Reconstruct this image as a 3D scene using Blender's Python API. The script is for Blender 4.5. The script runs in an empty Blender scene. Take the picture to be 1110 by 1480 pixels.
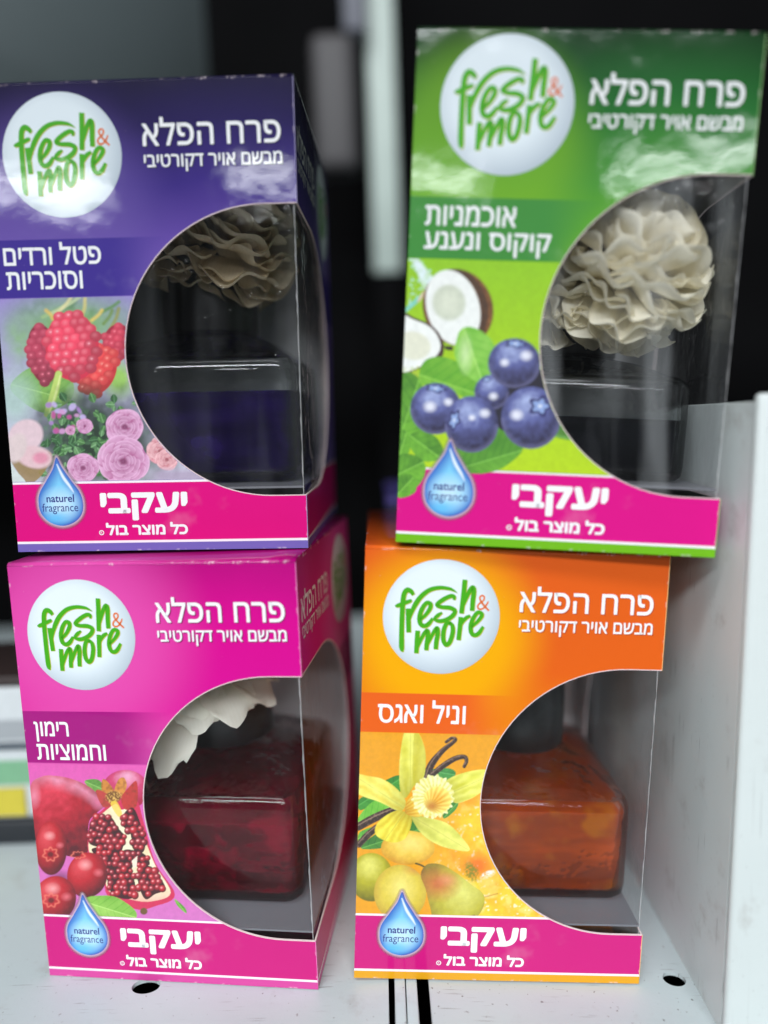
import bpy, bmesh, math, random
import numpy as np
from mathutils import Matrix, Vector
from mathutils.geometry import tessellate_polygon
random.seed(7); RNG = np.random.default_rng(7)
SC = bpy.context.scene; C = SC.collection
MM = 0.001
# ------------------------------------------------------------------ camera
cd = bpy.data.cameras.new('camera'); cam = bpy.data.objects.new('camera', cd); C.objects.link(cam); SC.camera = cam
cd.sensor_fit = 'VERTICAL'; cd.sensor_height = 36; cd.lens = 26.06
cd.clip_start = 0.01; cd.clip_end = 50
right = Vector((0.99938, -0.00426, -0.03493)); fwd = Vector((0, 0.99265, -0.12103)); up = Vector((0.03519, 0.12096, 0.99203))
cam.matrix_world = Matrix(((right.x, up.x, -fwd.x, 0), (right.y, up.y, -fwd.y, 0), (right.z, up.z, -fwd.z, 0.1652), (0, 0, 0, 1)))
cd.dof.use_dof = True; cd.dof.focus_distance = 0.218; cd.dof.aperture_fstop = 2.7
# ------------------------------------------------------------------ world, lamps, exposure
w = bpy.data.worlds.new('World'); SC.world = w; w.use_nodes = True
bg = w.node_tree.nodes['Background']; bg.inputs[0].default_value = (0.90, 0.95, 1.0, 1); bg.inputs[1].default_value = 0.14
def area(name, loc, target, sx, sy, power, col):
    l = bpy.data.lights.new(name, 'AREA'); l.shape = 'RECTANGLE'; l.size = sx; l.size_y = sy; l.energy = power; l.color = col
    o = bpy.data.objects.new(name, l); C.objects.link(o); o.location = loc
    o.rotation_euler = (Vector(target) - Vector(loc)).to_track_quat('-Z', 'Y').to_euler(); return o
area('ceiling_tube', (-0.45, -3.2, 2.15), (0, .25, .1), 3.4, 0.4, 132, (0.93, 0.97, 1.0))
area('overhead_tube', (-0.5, -1.25, 2.4), (0, .25, .1), 2.6, 0.6, 52, (0.95, 0.98, 1.0))
for ax, al in ((-2.6, 1.0), (-1.0, .45), (-.15, .5), (1.4, .9)): area('aisle_tube', (ax, -4.6, 1.68), (0, .25, .2), al, 0.12, 13 * al, (0.95, 0.98, 1.0))
SC.view_settings.view_transform = 'Standard'; SC.view_settings.look = 'None'; SC.view_settings.gamma = 1; SC.view_settings.exposure = 0
SC.cycles.use_denoising = True; SC.cycles.max_bounces = 14; SC.cycles.transmission_bounces = 12; SC.cycles.transparent_max_bounces = 24
SC.cycles.glossy_bounces = 6; SC.cycles.blur_glossy = 1.0; SC.cycles.sample_clamp_indirect = 4
# ------------------------------------------------------------------ colours and materials
def lin(c):
    c = np.asarray(c, float) / 255.0
    return np.where(c <= .04045, c / 12.92, ((c + .055) / 1.055) ** 2.4)
def L4(c): return tuple(float(x) for x in lin(c)) + (1.0,)
class NT:
    def __init__(s, name):
        s.m = bpy.data.materials.new(name); s.m.use_nodes = True; s.t = s.m.node_tree; s.t.nodes.clear()
        s.out = s.t.nodes.new('ShaderNodeOutputMaterial')
    def n(s, typ, **kw):
        nd = s.t.nodes.new('ShaderNode' + typ)
        for k, v in kw.items(): setattr(nd, k, v)
        return nd
    def set(s, sock, v):
        if isinstance(v, bpy.types.NodeSocket): s.t.links.new(v, sock)
        else: sock.default_value = v
    def math(s, op, a, b=0.0, c=0.0, clamp=False):
        nd = s.n('Math', operation=op); nd.use_clamp = clamp
        for i, v in enumerate((a, b, c)): s.set(nd.inputs[i], v)
        return nd.outputs[0]
    def mix(s, f, a, b):
        nd = s.n('Mix', data_type='RGBA'); s.set(nd.inputs[0], f); s.set(nd.inputs[6], a); s.set(nd.inputs[7], b); return nd.outputs[2]
    def step(s, v, a, b):
        nd = s.n('MapRange'); nd.interpolation_type = 'SMOOTHSTEP'; s.set(nd.inputs[0], v); nd.inputs[1].default_value = a; nd.inputs[2].default_value = b
        return nd.outputs[0]
    def noise(s, co, scale, detail=3, rough=.5, out=0):
        nd = s.n('TexNoise'); s.set(nd.inputs['Vector'], co); nd.inputs['Scale'].default_value = scale; nd.inputs['Detail'].default_value = detail
        nd.inputs['Roughness'].default_value = rough; return nd.outputs[out]
    def bsdf(s, color, rough=.5, metal=0, coat=0, coat_rough=.1, normal=None, coat_normal=None, spec=.5, alpha=None, sheen=0):
        b = s.n('BsdfPrincipled'); s.set(b.inputs['Base Color'], color); s.set(b.inputs['Roughness'], rough); b.inputs['Metallic'].default_value = metal
        b.inputs['Coat Weight'].default_value = coat; s.set(b.inputs['Coat Roughness'], coat_rough); b.inputs['Specular IOR Level'].default_value = spec
        if normal is not None: s.set(b.inputs['Normal'], normal)
        if coat_normal is not None: s.set(b.inputs['Coat Normal'], coat_normal)
        if alpha is not None: s.set(b.inputs['Alpha'], alpha)
        s.t.links.new(b.outputs[0], s.out.inputs[0]); return b
    def bump(s, h, strength, dist):
        b = s.n('Bump'); b.inputs['Strength'].default_value = strength; b.inputs['Distance'].default_value = dist; s.set(b.inputs['Height'], h); return b.outputs[0]
def card_normal(t, geo=False):
    """slightly wavy varnished board: the ripples break up lamp reflections"""
    co = t.n('NewGeometry').outputs['Position']
    a = t.noise(co, 55, 2, .5); b = t.noise(co, 420, 3, .6)
    h = t.math('ADD', a, t.math('MULTIPLY', b, .05))
    return t.bump(h, 1.0, .00022)
def plain(name, col, rough=.5, coat=0, metal=0, spec=.5, bumpy=0, scale=300, var=0.08):
    t = NT(name); co = t.n('NewGeometry').outputs['Position']
    nz = t.noise(co, scale, 4)
    c = t.mix(nz, tuple(x * (1 - var) for x in L4(col)[:3]) + (1,), tuple(min(1, x * (1 + var)) for x in L4(col)[:3]) + (1,))
    nm = t.bump(t.noise(co, scale * 2, 3), 1.0, bumpy) if bumpy else None
    t.bsdf(c, rough, metal, coat, .12, nm, None, spec); return t.m
def ink(name, col):
    t = NT(name); nm = card_normal(t); t.bsdf(L4(col), .5, 0, .5, .06, nm, nm, spec=.15); return t.m
INK_WHITE = ink('white ink', (238, 238, 240)); INK_GREEN = ink('green logo ink', (70, 165, 25)); INK_LIME = ink('gold outline ink', (190, 185, 70))
INK_ORANGE = ink('orange ampersand ink', (226, 110, 45)); INK_NAVY = ink('navy ink', (52, 60, 130))
def art_material():
    t = NT('halftone artwork'); at = t.n('Attribute'); at.attribute_name = 'ink'; nm = card_normal(t)
    g = t.noise(t.n('NewGeometry').outputs['Position'], 9000, 2)
    al = t.n('Attribute'); al.attribute_name = 'cover'
    c = t.mix(t.math('MULTIPLY', g, .12), at.outputs['Color'], (.35, .35, .35, 1))
    t.bsdf(c, .5, 0, .5, .06, nm, nm, spec=.15, alpha=al.outputs['Fac']); return t.m
ART = art_material()
BOARD = plain('grey white board inside the carton', (205, 205, 206), .7, var=.05)
EDGE = plain('raw cut board edge', (226, 205, 205), .7, var=.1, scale=900)
TRAY = plain('grey varnished tray board', (112, 112, 118), .35, .3, var=.06, scale=60)
CAPM = plain('black matt plastic cap', (14, 14, 15), .38, var=.2)
def card_material(name, p, axis, W):
    """printed carton face: gradient, glow round the badge, flavour band, pink brand band, white rules"""
    t = NT(name); co = t.n('TexCoord').outputs['Object']; sp = t.n('SeparateXYZ'); t.set(sp.inputs[0], co)
    x = t.math('MULTIPLY', sp.outputs[0] if axis == 0 else sp.outputs[1], 1000.0); z = t.math('MULTIPLY', sp.outputs[2], 1000.0)
    if axis == 1: x = t.math('SUBTRACT', 86.0, x)
    nz = t.noise(co, 28, 2)
    zz = t.math('ADD', z, t.math('MULTIPLY', t.math('SUBTRACT', nz, .5), 14))
    r = t.n('ValToRGB'); t.set(r.inputs[0], t.math('DIVIDE', zz, 130.0)); els = r.color_ramp.elements
    els[0].position, els[0].color = p['ramp'][0][0], L4(p['ramp'][0][1]); els[1].position, els[1].color = p['ramp'][1][0], L4(p['ramp'][1][1])
    for q, c in p['ramp'][2:]: e = els.new(q); e.color = L4(c)
    col = r.outputs[0]
    for (gx, gz, r0, r1, gc, amt) in p['glow']:
        d = t.math('SQRT', t.math('ADD', t.math('POWER', t.math('SUBTRACT', x, gx), 2), t.math('POWER', t.math('SUBTRACT', z, gz), 2)))
        col = t.mix(t.math('MULTIPLY', t.step(d, r1, r0), amt), col, L4(gc))
    lo, hi, bc, fx = p['band']
    m = t.math('MULTIPLY', t.step(z, lo - .08, lo + .08), t.math('SUBTRACT', 1.0, t.step(z, hi - .08, hi + .08)))
    m = t.math('MULTIPLY', m, t.math('SUBTRACT', 1.0, t.step(x, fx - 16, fx + 3)))
    col = t.mix(m, col, L4(bc))
    if axis == 1: m = 0
    pk = t.math('MULTIPLY', t.step(z, 2.45, 2.6), t.math('SUBTRACT', 1.0, t.step(z, 20.0, 20.15)))
    col = t.mix(pk, col, L4(p.get('pink', (215, 24, 132))))
    w1 = t.math('MULTIPLY', t.step(z, 2.25, 2.4), t.math('SUBTRACT', 1.0, t.step(z, 2.95, 3.1)))
    w2 = t.math('MULTIPLY', t.step(z, 19.85, 20.0), t.math('SUBTRACT', 1.0, t.step(z, 20.5, 20.65)))
    col = t.mix(t.math('MAXIMUM', w1, w2), col, L4((238, 232, 238)))
    # base strip below the rule
    col = t.mix(t.math('SUBTRACT', 1.0, t.step(z, 2.25, 2.3)), col, L4(p['base']))
    # rubbed specks of bare board
    sp2 = t.step(t.noise(co, 1500, 2, .6), .74, .80); col = t.mix(t.math('MULTIPLY', sp2, .55), col, L4((225, 200, 205)))
    e = t.math('MINIMUM', t.math('MINIMUM', x, t.math('SUBTRACT', 85.0, x)), t.math('MINIMUM', z, t.math('ABSOLUTE', t.math('SUBTRACT', z, 129.25))))
    wear = t.math('MULTIPLY', t.step(e, .62, .1), t.step(t.noise(co, 240, 3, .7), .54, .66)); col = t.mix(t.math('MULTIPLY', wear, .6), col, L4((232, 214, 218)))
    rub = t.step(t.noise(co, 34, 4, .7), .60, .78); col = t.mix(t.math('MULTIPLY', rub, .10), col, L4((230, 225, 230)))
    nm = card_normal(t); t.bsdf(col, .5, 0, .5, t.math('ADD', .03, t.math('MULTIPLY', t.noise(co, 300, 3), .05)), nm, nm, spec=.08); return t.m
def film_material(name, scuff_sheen):
    t = NT(name + ' clear acetate film'); co = t.n('NewGeometry').outputs['Position']
    h = t.math('ADD', t.noise(co, 30, 2), t.math('MULTIPLY', t.step(t.noise(co, 85, 3, .6), .46, .56), .12)); nm = t.bump(h, 1.0, .0008)
    lw = t.n('LayerWeight'); lw.inputs[0].default_value = .5; t.set(lw.inputs['Normal'], nm)
    fr = t.math('ADD', .010, t.math('MULTIPLY', t.math('POWER', lw.outputs['Facing'], 5.0), .85))
    gl = t.n('BsdfGlossy'); gl.inputs['Roughness'].default_value = .035; t.set(gl.inputs['Normal'], nm)
    tr = t.n('BsdfTransparent'); tr.inputs[0].default_value = (.98, .985, .99, 1)
    mx = t.n('MixShader'); t.set(mx.inputs[0], fr); t.set(mx.inputs[1], tr.outputs[0]); t.set(mx.inputs[2], gl.outputs[0])
    df = t.n('BsdfDiffuse'); df.inputs[0].default_value = (.75, .78, .8, 1)
    v = t.n('TexVoronoi'); t.set(v.inputs['Vector'], co); v.inputs['Scale'].default_value = 330; 
    dust = t.math('MULTIPLY', t.math('SUBTRACT', 1.0, t.step(v.outputs['Distance'], .02, .05)), t.step(t.noise(co, 190, 2), .60, .66))
    hz = t.math('ADD', t.math('MULTIPLY', dust, .30), .002)
    mp = t.n('Mapping'); t.set(mp.inputs[0], co); mp.inputs['Scale'].default_value = (75, 75, 9); st = t.step(t.noise(mp.outputs[0], 1, 3, .55), .42, .72)
    hz = t.math('ADD', hz, t.math('MULTIPLY', st, scuff_sheen))  # scuffs plus milky reflection streaks, put in as diffuse haze
    m2 = t.n('MixShader'); t.set(m2.inputs[0], hz); t.set(m2.inputs[1], mx.outputs[0]); t.set(m2.inputs[2], df.outputs[0])
    t.t.links.new(m2.outputs[0], t.out.inputs[0]); return t.m
def crease_material():
    t = NT('whitened film crease'); co = t.n('NewGeometry').outputs['Position']; tr = t.n('BsdfTransparent'); pr = t.n('BsdfPrincipled'); pr.inputs['Base Color'].default_value = (.75, .75, .76, 1); pr.inputs['Roughness'].default_value = .2
    mx = t.n('MixShader'); t.set(mx.inputs[0], t.math('ADD', .18, t.math('MULTIPLY', t.noise(co, 160, 2), .45))); t.t.links.new(tr.outputs[0], mx.inputs[1]); t.t.links.new(pr.outputs[0], mx.inputs[2]); t.t.links.new(mx.outputs[0], t.out.inputs[0]); return t.m
CREASE = crease_material()
def glass(name, col, ior=1.5, rough=0.0, thin=.5, dye=None, shine=.028, wavy=0):
    t = NT(name); g = t.n('BsdfRefraction'); g.inputs['Color'].default_value = tuple(col) + (1,); g.inputs['IOR'].default_value = ior; g.inputs['Roughness'].default_value = rough
    if wavy: t.set(g.inputs['Normal'], t.bump(t.noise(t.n('NewGeometry').outputs['Position'], 75, 3), 1.0, wavy))
    tr = t.n('BsdfTransparent'); tr.inputs[0].default_value = tuple(col) + (1,); mx = t.n('MixShader'); mx.inputs[0].default_value = thin
    lw = t.n('LayerWeight'); lw.inputs[0].default_value = .5; fr = t.math('ADD', shine, t.math('MULTIPLY', t.math('POWER', lw.outputs['Facing'], 5.0), .5)); gl = t.n('BsdfGlossy'); gl.inputs['Roughness'].default_value = .02
    t.t.links.new(g.outputs[0], mx.inputs[1]); t.t.links.new(tr.outputs[0], mx.inputs[2]); m0 = t.n('MixShader'); t.set(m0.inputs[0], fr); t.t.links.new(mx.outputs[0], m0.inputs[1]); t.t.links.new(gl.outputs[0], m0.inputs[2]); res = m0.outputs[0]
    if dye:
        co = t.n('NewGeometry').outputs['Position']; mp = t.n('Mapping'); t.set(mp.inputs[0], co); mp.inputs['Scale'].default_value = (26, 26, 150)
        st = t.step(t.noise(mp.outputs[0], 1, 3, .6), .36, .64); dye_glint = t.step(t.noise(co, 95, 2, .5), .52, .68)  # light streaks and bright glints painted into the dye colour
        dc = t.mix(st, tuple(q * (.6 if dye[0] > .9 else .42) for q in dye) + (1,), dye + (1,)); dc = t.mix(t.math('MULTIPLY', dye_glint, .7), dc, tuple(min(1, q * 1.9 + (.03 if i == 1 and dye[0] > .9 else 0)) for i, q in enumerate(dye)) + (1,))
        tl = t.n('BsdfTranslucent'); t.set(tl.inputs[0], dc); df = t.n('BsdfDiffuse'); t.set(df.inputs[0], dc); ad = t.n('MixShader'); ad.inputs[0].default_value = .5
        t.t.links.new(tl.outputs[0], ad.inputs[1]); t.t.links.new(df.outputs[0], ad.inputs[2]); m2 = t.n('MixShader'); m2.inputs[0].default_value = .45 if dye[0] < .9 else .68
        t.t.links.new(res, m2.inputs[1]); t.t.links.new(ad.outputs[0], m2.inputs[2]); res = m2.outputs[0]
    t.t.links.new(res, t.out.inputs[0]); return t.m
GLASS = glass('clear bottle glass', (.97, .98, .98), 1.46); GLASS_IN = glass('inner wall of the bottle glass', (.97, .98, .98), 1.46, shine=.002, thin=.4, wavy=.0016)
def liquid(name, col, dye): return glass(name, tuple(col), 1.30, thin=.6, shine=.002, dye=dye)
def petal_material(name, col, dark):
    t = NT(name); co = t.n('TexCoord').outputs['Object']; wv = t.n('TexWave'); wv.bands_direction = 'X'; t.set(wv.inputs[0], co)
    wv.inputs['Scale'].default_value = 260; wv.inputs['Distortion'].default_value = 3; wv.inputs['Detail'].default_value = 3
    c = t.mix(t.math('MULTIPLY', wv.outputs[1], .10), L4(col), L4(dark)); c = t.mix(t.math('MULTIPLY', t.noise(co, 90, 3), .5), c, L4(dark))
    b = t.bsdf(c, .75, normal=t.bump(wv.outputs[1], .2, .00004)); 
    tl = t.n('BsdfTranslucent'); t.set(tl.inputs[0], c); mx = t.n('MixShader'); mx.inputs[0].default_value = .35
    t.set(mx.inputs[1], b.outputs[0]); t.set(mx.inputs[2], tl.outputs[0]); t.t.links.new(mx.outputs[0], t.out.inputs[0]); return t.m
# ------------------------------------------------------------------ mesh helpers
def mesh(name, verts, faces, mat, parent=None, smooth=False, scale=MM):
    me = bpy.data.meshes.new(name); me.from_pydata([tuple(c * scale for c in v) for v in verts], [], faces); me.update()
    if smooth: me.polygons.foreach_set('use_smooth', [True] * len(me.polygons))
    if mat: me.materials.append(mat)
    return link(name, me, parent)
def link(name, me, parent=None):
    o = bpy.data.objects.new(name, me); C.objects.link(o)
    if parent is not None: o.parent = parent
    return o
def tag(o, label=None, cat=None, group=None, kind=None):
    for k, v in (('label', label), ('category', cat), ('group', group), ('kind', kind)):
        if v: o[k] = v
    return o
def empty(name, loc, rows=None):
    o = bpy.data.objects.new(name, None); C.objects.link(o); o.empty_display_size = .02
    m = Matrix.Identity(4)
    if rows is not None:
        r = Matrix(rows).to_quaternion().to_matrix(); m = r.to_4x4()
    m.translation = Vector(loc); o.matrix_world = m; return o
def fix_normals(o):
    bm = bmesh.new(); bm.from_mesh(o.data); bmesh.ops.recalc_face_normals(bm, faces=bm.faces); bm.to_mesh(o.data); bm.free(); return o
def box(name, x0, x1, y0, y1, z0, z1, mat, parent=None, bev=0, scale=MM, seg=2):
    bm = bmesh.new()
    bmesh.ops.create_cube(bm, size=1)
    for v in bm.verts: v.co = Vector(((x0 + x1) / 2 + v.co.x * (x1 - x0), (y0 + y1) / 2 + v.co.y * (y1 - y0), (z0 + z1) / 2 + v.co.z * (z1 - z0))) * scale
    if bev: bmesh.ops.bevel(bm, geom=bm.edges[:], offset=bev * scale, segments=seg, profile=.6, affect='EDGES')
    me = bpy.data.meshes.new(name); bm.to_mesh(me); bm.free(); me.materials.append(mat)
    if bev: me.polygons.foreach_set('use_smooth', [True] * len(me.polygons)); 
    return link(name, me, parent)
def slab(name, loop, thick, mat, parent, place, edge_mat=None):
    """flat polygon (u,z) given thickness; place(u,z,t) -> local xyz in mm, t = 0 outer .. thick inner"""
    n = len(loop); V = [place(u, z, 0) for u, z in loop] + [place(u, z, thick) for u, z in loop]
    tri = tessellate_polygon([[Vector((u, z, 0)) for u, z in loop]])
    F = [tuple(t) for t in tri] + [tuple(i + n for i in t)[::-1] for t in tri]; k = len(F)
    F += [(i, (i + 1) % n, (i + 1) % n + n, i + n) for i in range(n)]
    o = mesh(name, V, F, mat, parent); o.data.materials.append(edge_mat or BOARD); o.data.materials.append(BOARD)
    for i, p in enumerate(o.data.polygons): p.material_index = 1 if i >= k else (2 if i >= k // 2 else 0)
    fix_normals(o); return o
def flat(name, loops, mat, parent, place, off):
    tri = tessellate_polygon([[Vector((u, z, 0)) for u, z in lp] for lp in loops]); pts = [p for lp in loops for p in lp]
    return mesh(name, [place(u, z, off) for u, z in pts], [tuple(t) for t in tri], mat, parent)
# ------------------------------------------------------------------ lettering
DG = None
def text_tris(s, bold=0.0, shear=0.0):
    """outlines of the string, each closed contour filled on its own with its holes"""
    c = bpy.data.curves.new('lettering', 'FONT'); c.body = s; c.shear = shear
    o = bpy.data.objects.new('lettering', c); C.objects.link(o); bpy.context.view_layer.update()
    cu = o.to_curve(bpy.context.evaluated_depsgraph_get()); cont = []
    for sp in cu.splines:
        B = sp.bezier_points; P = []; n = len(B)
        for i in range(n):
            p, q = B[i], B[(i + 1) % n]; a0, a1, a2, a3 = (np.array(v[:2]) for v in (p.co, p.handle_right, q.handle_left, q.co))
            st = np.linalg.norm(a1 - a0 - (a3 - a0) / 3) + np.linalg.norm(a2 - a0 - (a3 - a0) * 2 / 3) < 2e-3
            for t in ((0,) if st else (0, .25, .5, .75)): P.append(a0 * (1 - t) ** 3 + 3 * a1 * t * (1 - t) ** 2 + 3 * a2 * t * t * (1 - t) + a3 * t ** 3)
        Q = [P[0]]
        for p in P[1:]:
            if np.linalg.norm(p - Q[-1]) > 1e-4: Q.append(p)
        if np.linalg.norm(Q[0] - Q[-1]) < 1e-4: Q.pop()
        if len(Q) > 2: Q = np.array(Q); x, y = Q[:, 0], Q[:, 1]; cont.append((.5 * np.sum(x * np.roll(y, -1) - y * np.roll(x, -1)), Q))
    o.to_curve_clear(); bpy.data.objects.remove(o); bpy.data.curves.remove(c)
    sg = np.sign(max(cont, key=lambda k: abs(k[0]))[0]); outs = [k for k in cont if k[0] * sg > 0]; holes = [k for k in cont if k[0] * sg < 0]; V = []; F = []
    for ar, Q in outs:
        loops = [Q] + [h for _, h in holes if (h.min(0) > Q.min(0) - 1e-6).all() and (h.max(0) < Q.max(0) + 1e-6).all()]
        k = len(V); tri = tessellate_polygon([[Vector((x, y, 0)) for x, y in lp] for lp in loops]); V += [p for lp in loops for p in lp]; F += [tuple(k + i for i in t) for t in tri]
    return np.array(V), F
_tc = {}
def lettering(name, s, x0, x1, z0, z1, mat, parent, place, off, bold=0.0, hebrew=True, dx=0, dz=0, shear=0):
    """text scaled so that its ink box fills x0..x1, z0..z1 (mm)"""
    key = (s, shear)
    if key not in _tc: _tc[key] = text_tris(s[::-1] if hebrew else s, 0, shear)
    V, F = _tc[key]; a, b = V.min(0), V.max(0); bh = bold
    P = (V - a) / (b - a) * np.array([x1 - x0 - 2 * bh, z1 - z0 - 2 * bold]) + np.array([x0 + dx + bh, z0 + dz + bold])
    n = 0 if bold < .02 else (8 if bold < .2 else 14); sh = [(0, 0)] + [(bh * math.cos(2 * math.pi * k / n), bold * math.sin(2 * math.pi * k / n)) for k in range(n)]
    if bold >= .15: sh += [(x * .55, z * .55) for x, z in sh[1:]]
    VV = []; FF = []
    for i, (sx, sz) in enumerate(sh): VV += [place(u + sx, z + sz, off - .0006 * i) for u, z in P]; FF += [tuple(k + i * len(P) for k in f) for f in F]
    return mesh(name, VV, FF, mat, parent)
def catmull(P, k=8):
    P = np.array(P, float); Q = np.vstack([2 * P[0] - P[1], P, 2 * P[-1] - P[-2]]); out = []
    for i in range(1, len(Q) - 2):
        for j in range(k):
            t = j / k; a, b, c, d = Q[i - 1:i + 3]
            out.append(.5 * (2 * b + (c - a) * t + (2 * a - 5 * b + 4 * c - d) * t * t + (3 * b - a - 3 * c + d) * t ** 3))
    out.append(P[-1]); return np.array(out)
def ribbon(P):
    """P rows (x, y, width) -> verts, quads"""
    Q = catmull(P); d = np.gradient(Q[:, :2], axis=0); d /= np.linalg.norm(d, axis=1)[:, None] + 1e-9; nrm = np.stack([-d[:, 1], d[:, 0]], 1)
    a = Q[:, :2] + nrm * Q[:, 2:3] / 2; b = Q[:, :2] - nrm * Q[:, 2:3] / 2; n = len(Q)
    return np.vstack([a, b]), [(i, i + 1, n + i + 1, n + i) for i in range(n - 1)]
STROKES = [
 [(290, 362, 30), (268, 330, 40), (235, 318, 44), (208, 350, 44), (196, 420, 44), (189, 530, 43), (184, 700, 43), (185, 835, 43), (198, 872, 8)],
 [(125, 462, 10), (150, 458, 34), (205, 437, 34), (262, 415, 30), (276, 410, 12)],
 [(243, 484, 44), (245, 590, 42), (248, 698, 40)],
 [(250, 610, 10), (270, 530, 30), (305, 452, 42), (360, 375, 42), (435, 318, 38), (525, 297, 34), (610, 306, 28), (650, 322, 18), (684, 344, 2)],
 [(352, 585, 24), (400, 540, 32), (440, 480, 38), (440, 440, 38), (405, 436, 36), (366, 490, 40), (346, 560, 42), (352, 618, 40), (386, 640, 38), (425, 622, 38), (464, 572, 26)],
 [(655, 408, 20), (655, 380, 34), (625, 372, 36), (560, 402, 38), (503, 448, 36), (540, 470, 34), (620, 478, 38), (662, 505, 38), (640, 550, 40), (580, 586, 38), (520, 596, 34), (480, 578, 26), (510, 545, 34), (548, 520, 16)],
 [(752, 226, 42), (744, 320, 43), (732, 430, 43), (720, 528, 40)],
 [(722, 508, 10), (752, 420, 30), (790, 335, 38), (822, 295, 40), (832, 330, 42), (822, 420, 42), (816, 505, 40)],
 [(328, 682, 40), (322, 780, 42), (316, 884, 38)],
 [(318, 870, 8), (345, 790, 28), (382, 715, 34), (415, 682, 38), (420, 730, 40), (410, 800, 40), (405, 858, 36)],
 [(408, 840, 8), (435, 770, 26), (470, 700, 34), (502, 660, 38), (508, 710, 40), (496, 780, 40), (490, 848, 38)],
 [(625, 612, 30), (585, 622, 36), (560, 690, 40), (560, 770, 40), (585, 808, 38), (618, 780, 40), (642, 700, 40), (640, 640, 36), (615, 610, 30)],
 [(716, 560, 42), (706, 660, 40), (694, 766, 38)],
 [(700, 680, 8), (725, 615, 26), (760, 570, 34), (800, 548, 24)],
 [(812, 648, 22), (860, 605, 30), (900, 555, 36), (898, 525, 34), (862, 522, 34), (822, 580, 38), (803, 650, 40), (812, 705, 38), (845, 722, 36), (880, 700, 36), (916, 645, 24)]]
AMP = [[(968, 505, 15), (930, 465, 17), (892, 412, 16), (888, 382, 15), (908, 368, 14), (926, 382, 15), (918, 412, 15), (878, 445, 15), (868, 472, 16), (885, 490, 16), (918, 482, 15), (950, 445, 14), (962, 420, 11)]]
LOGO_H = np.array([[0.03100036, 0.00077947, 4.30722107], [0.00046632, -0.03390631, 127.79413848], [-3.21e-06, -1.924e-05, 1.0]])
def strokes_mesh(name, S, mat, parent, tf, place, off, shift=(0, 0), grow=0):
    V, F = [], []
    for i, s in enumerate(S):
        P = [(x + shift[0], y + shift[1], wd + (grow if wd > 6 else 0)) for x, y, wd in s]; v, f = ribbon(P)
        k = len(V); h = np.c_[v, np.ones(len(v))] @ LOGO_H.T; q = h[:, :2] / h[:, 2:3]
        V += [place(*tf(u, z), off - .0012 * i) for u, z in q]; F += [tuple(k + j for j in ff) for ff in f]
    return mesh(name, V, F, mat, parent)
def badge(parent, place, cx, cz, r):
    V = [place(cx, cz, -.05)]; F = []; rings = 9; seg = 72
    for k in range(1, rings + 1):
        for j in range(seg): a = 2 * math.pi * j / seg; V.append(place(cx + r * k / rings * math.cos(a), cz + r * k / rings * math.sin(a), -.05))
    for j in range(seg): F.append((0, 1 + j, 1 + (j + 1) % seg))
    for k in range(rings - 1):
        for j in range(seg): a = 1 + k * seg; F.append((a + j, a + seg + j, a + seg + (j + 1) % seg, a + (j + 1) % seg))
    o = mesh('logo_badge', V, F, None, parent); me = o.data; me.materials.append(ART)
    P = np.array([[0, 0]] + [[k / rings * math.cos(2 * math.pi * j / seg), k / rings * math.sin(2 * math.pi * j / seg)] for k in range(1, rings + 1) for j in range(seg)])
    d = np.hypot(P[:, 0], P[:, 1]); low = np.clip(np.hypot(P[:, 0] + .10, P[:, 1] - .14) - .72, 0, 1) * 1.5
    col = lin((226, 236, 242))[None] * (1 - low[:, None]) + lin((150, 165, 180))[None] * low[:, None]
    set_ink(me, col, np.ones(len(P)))
    tf = lambda u, z: (cx + (u - 21.8) * r / 16.5, cz + (z - 110.4) * r / 16.5)
    strokes_mesh('logo_outline', STROKES, INK_LIME, o, tf, place, -.07, (5, 5), 3)
    strokes_mesh('logo_lettering', STROKES, INK_GREEN, o, tf, place, -.10)
    strokes_mesh('ampersand', AMP, INK_ORANGE, o, tf, place, -.12)
    return o
def set_ink(me, col, cov):
    n = len(me.vertices); a = me.color_attributes.new('ink', 'FLOAT_COLOR', 'POINT'); buf = np.ones((n, 4), np.float32); buf[:, :3] = col; a.data.foreach_set('color', buf.ravel())
    b = me.attributes.new('cover', 'FLOAT', 'POINT'); b.data.foreach_set('value', np.asarray(cov, np.float32))
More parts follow.
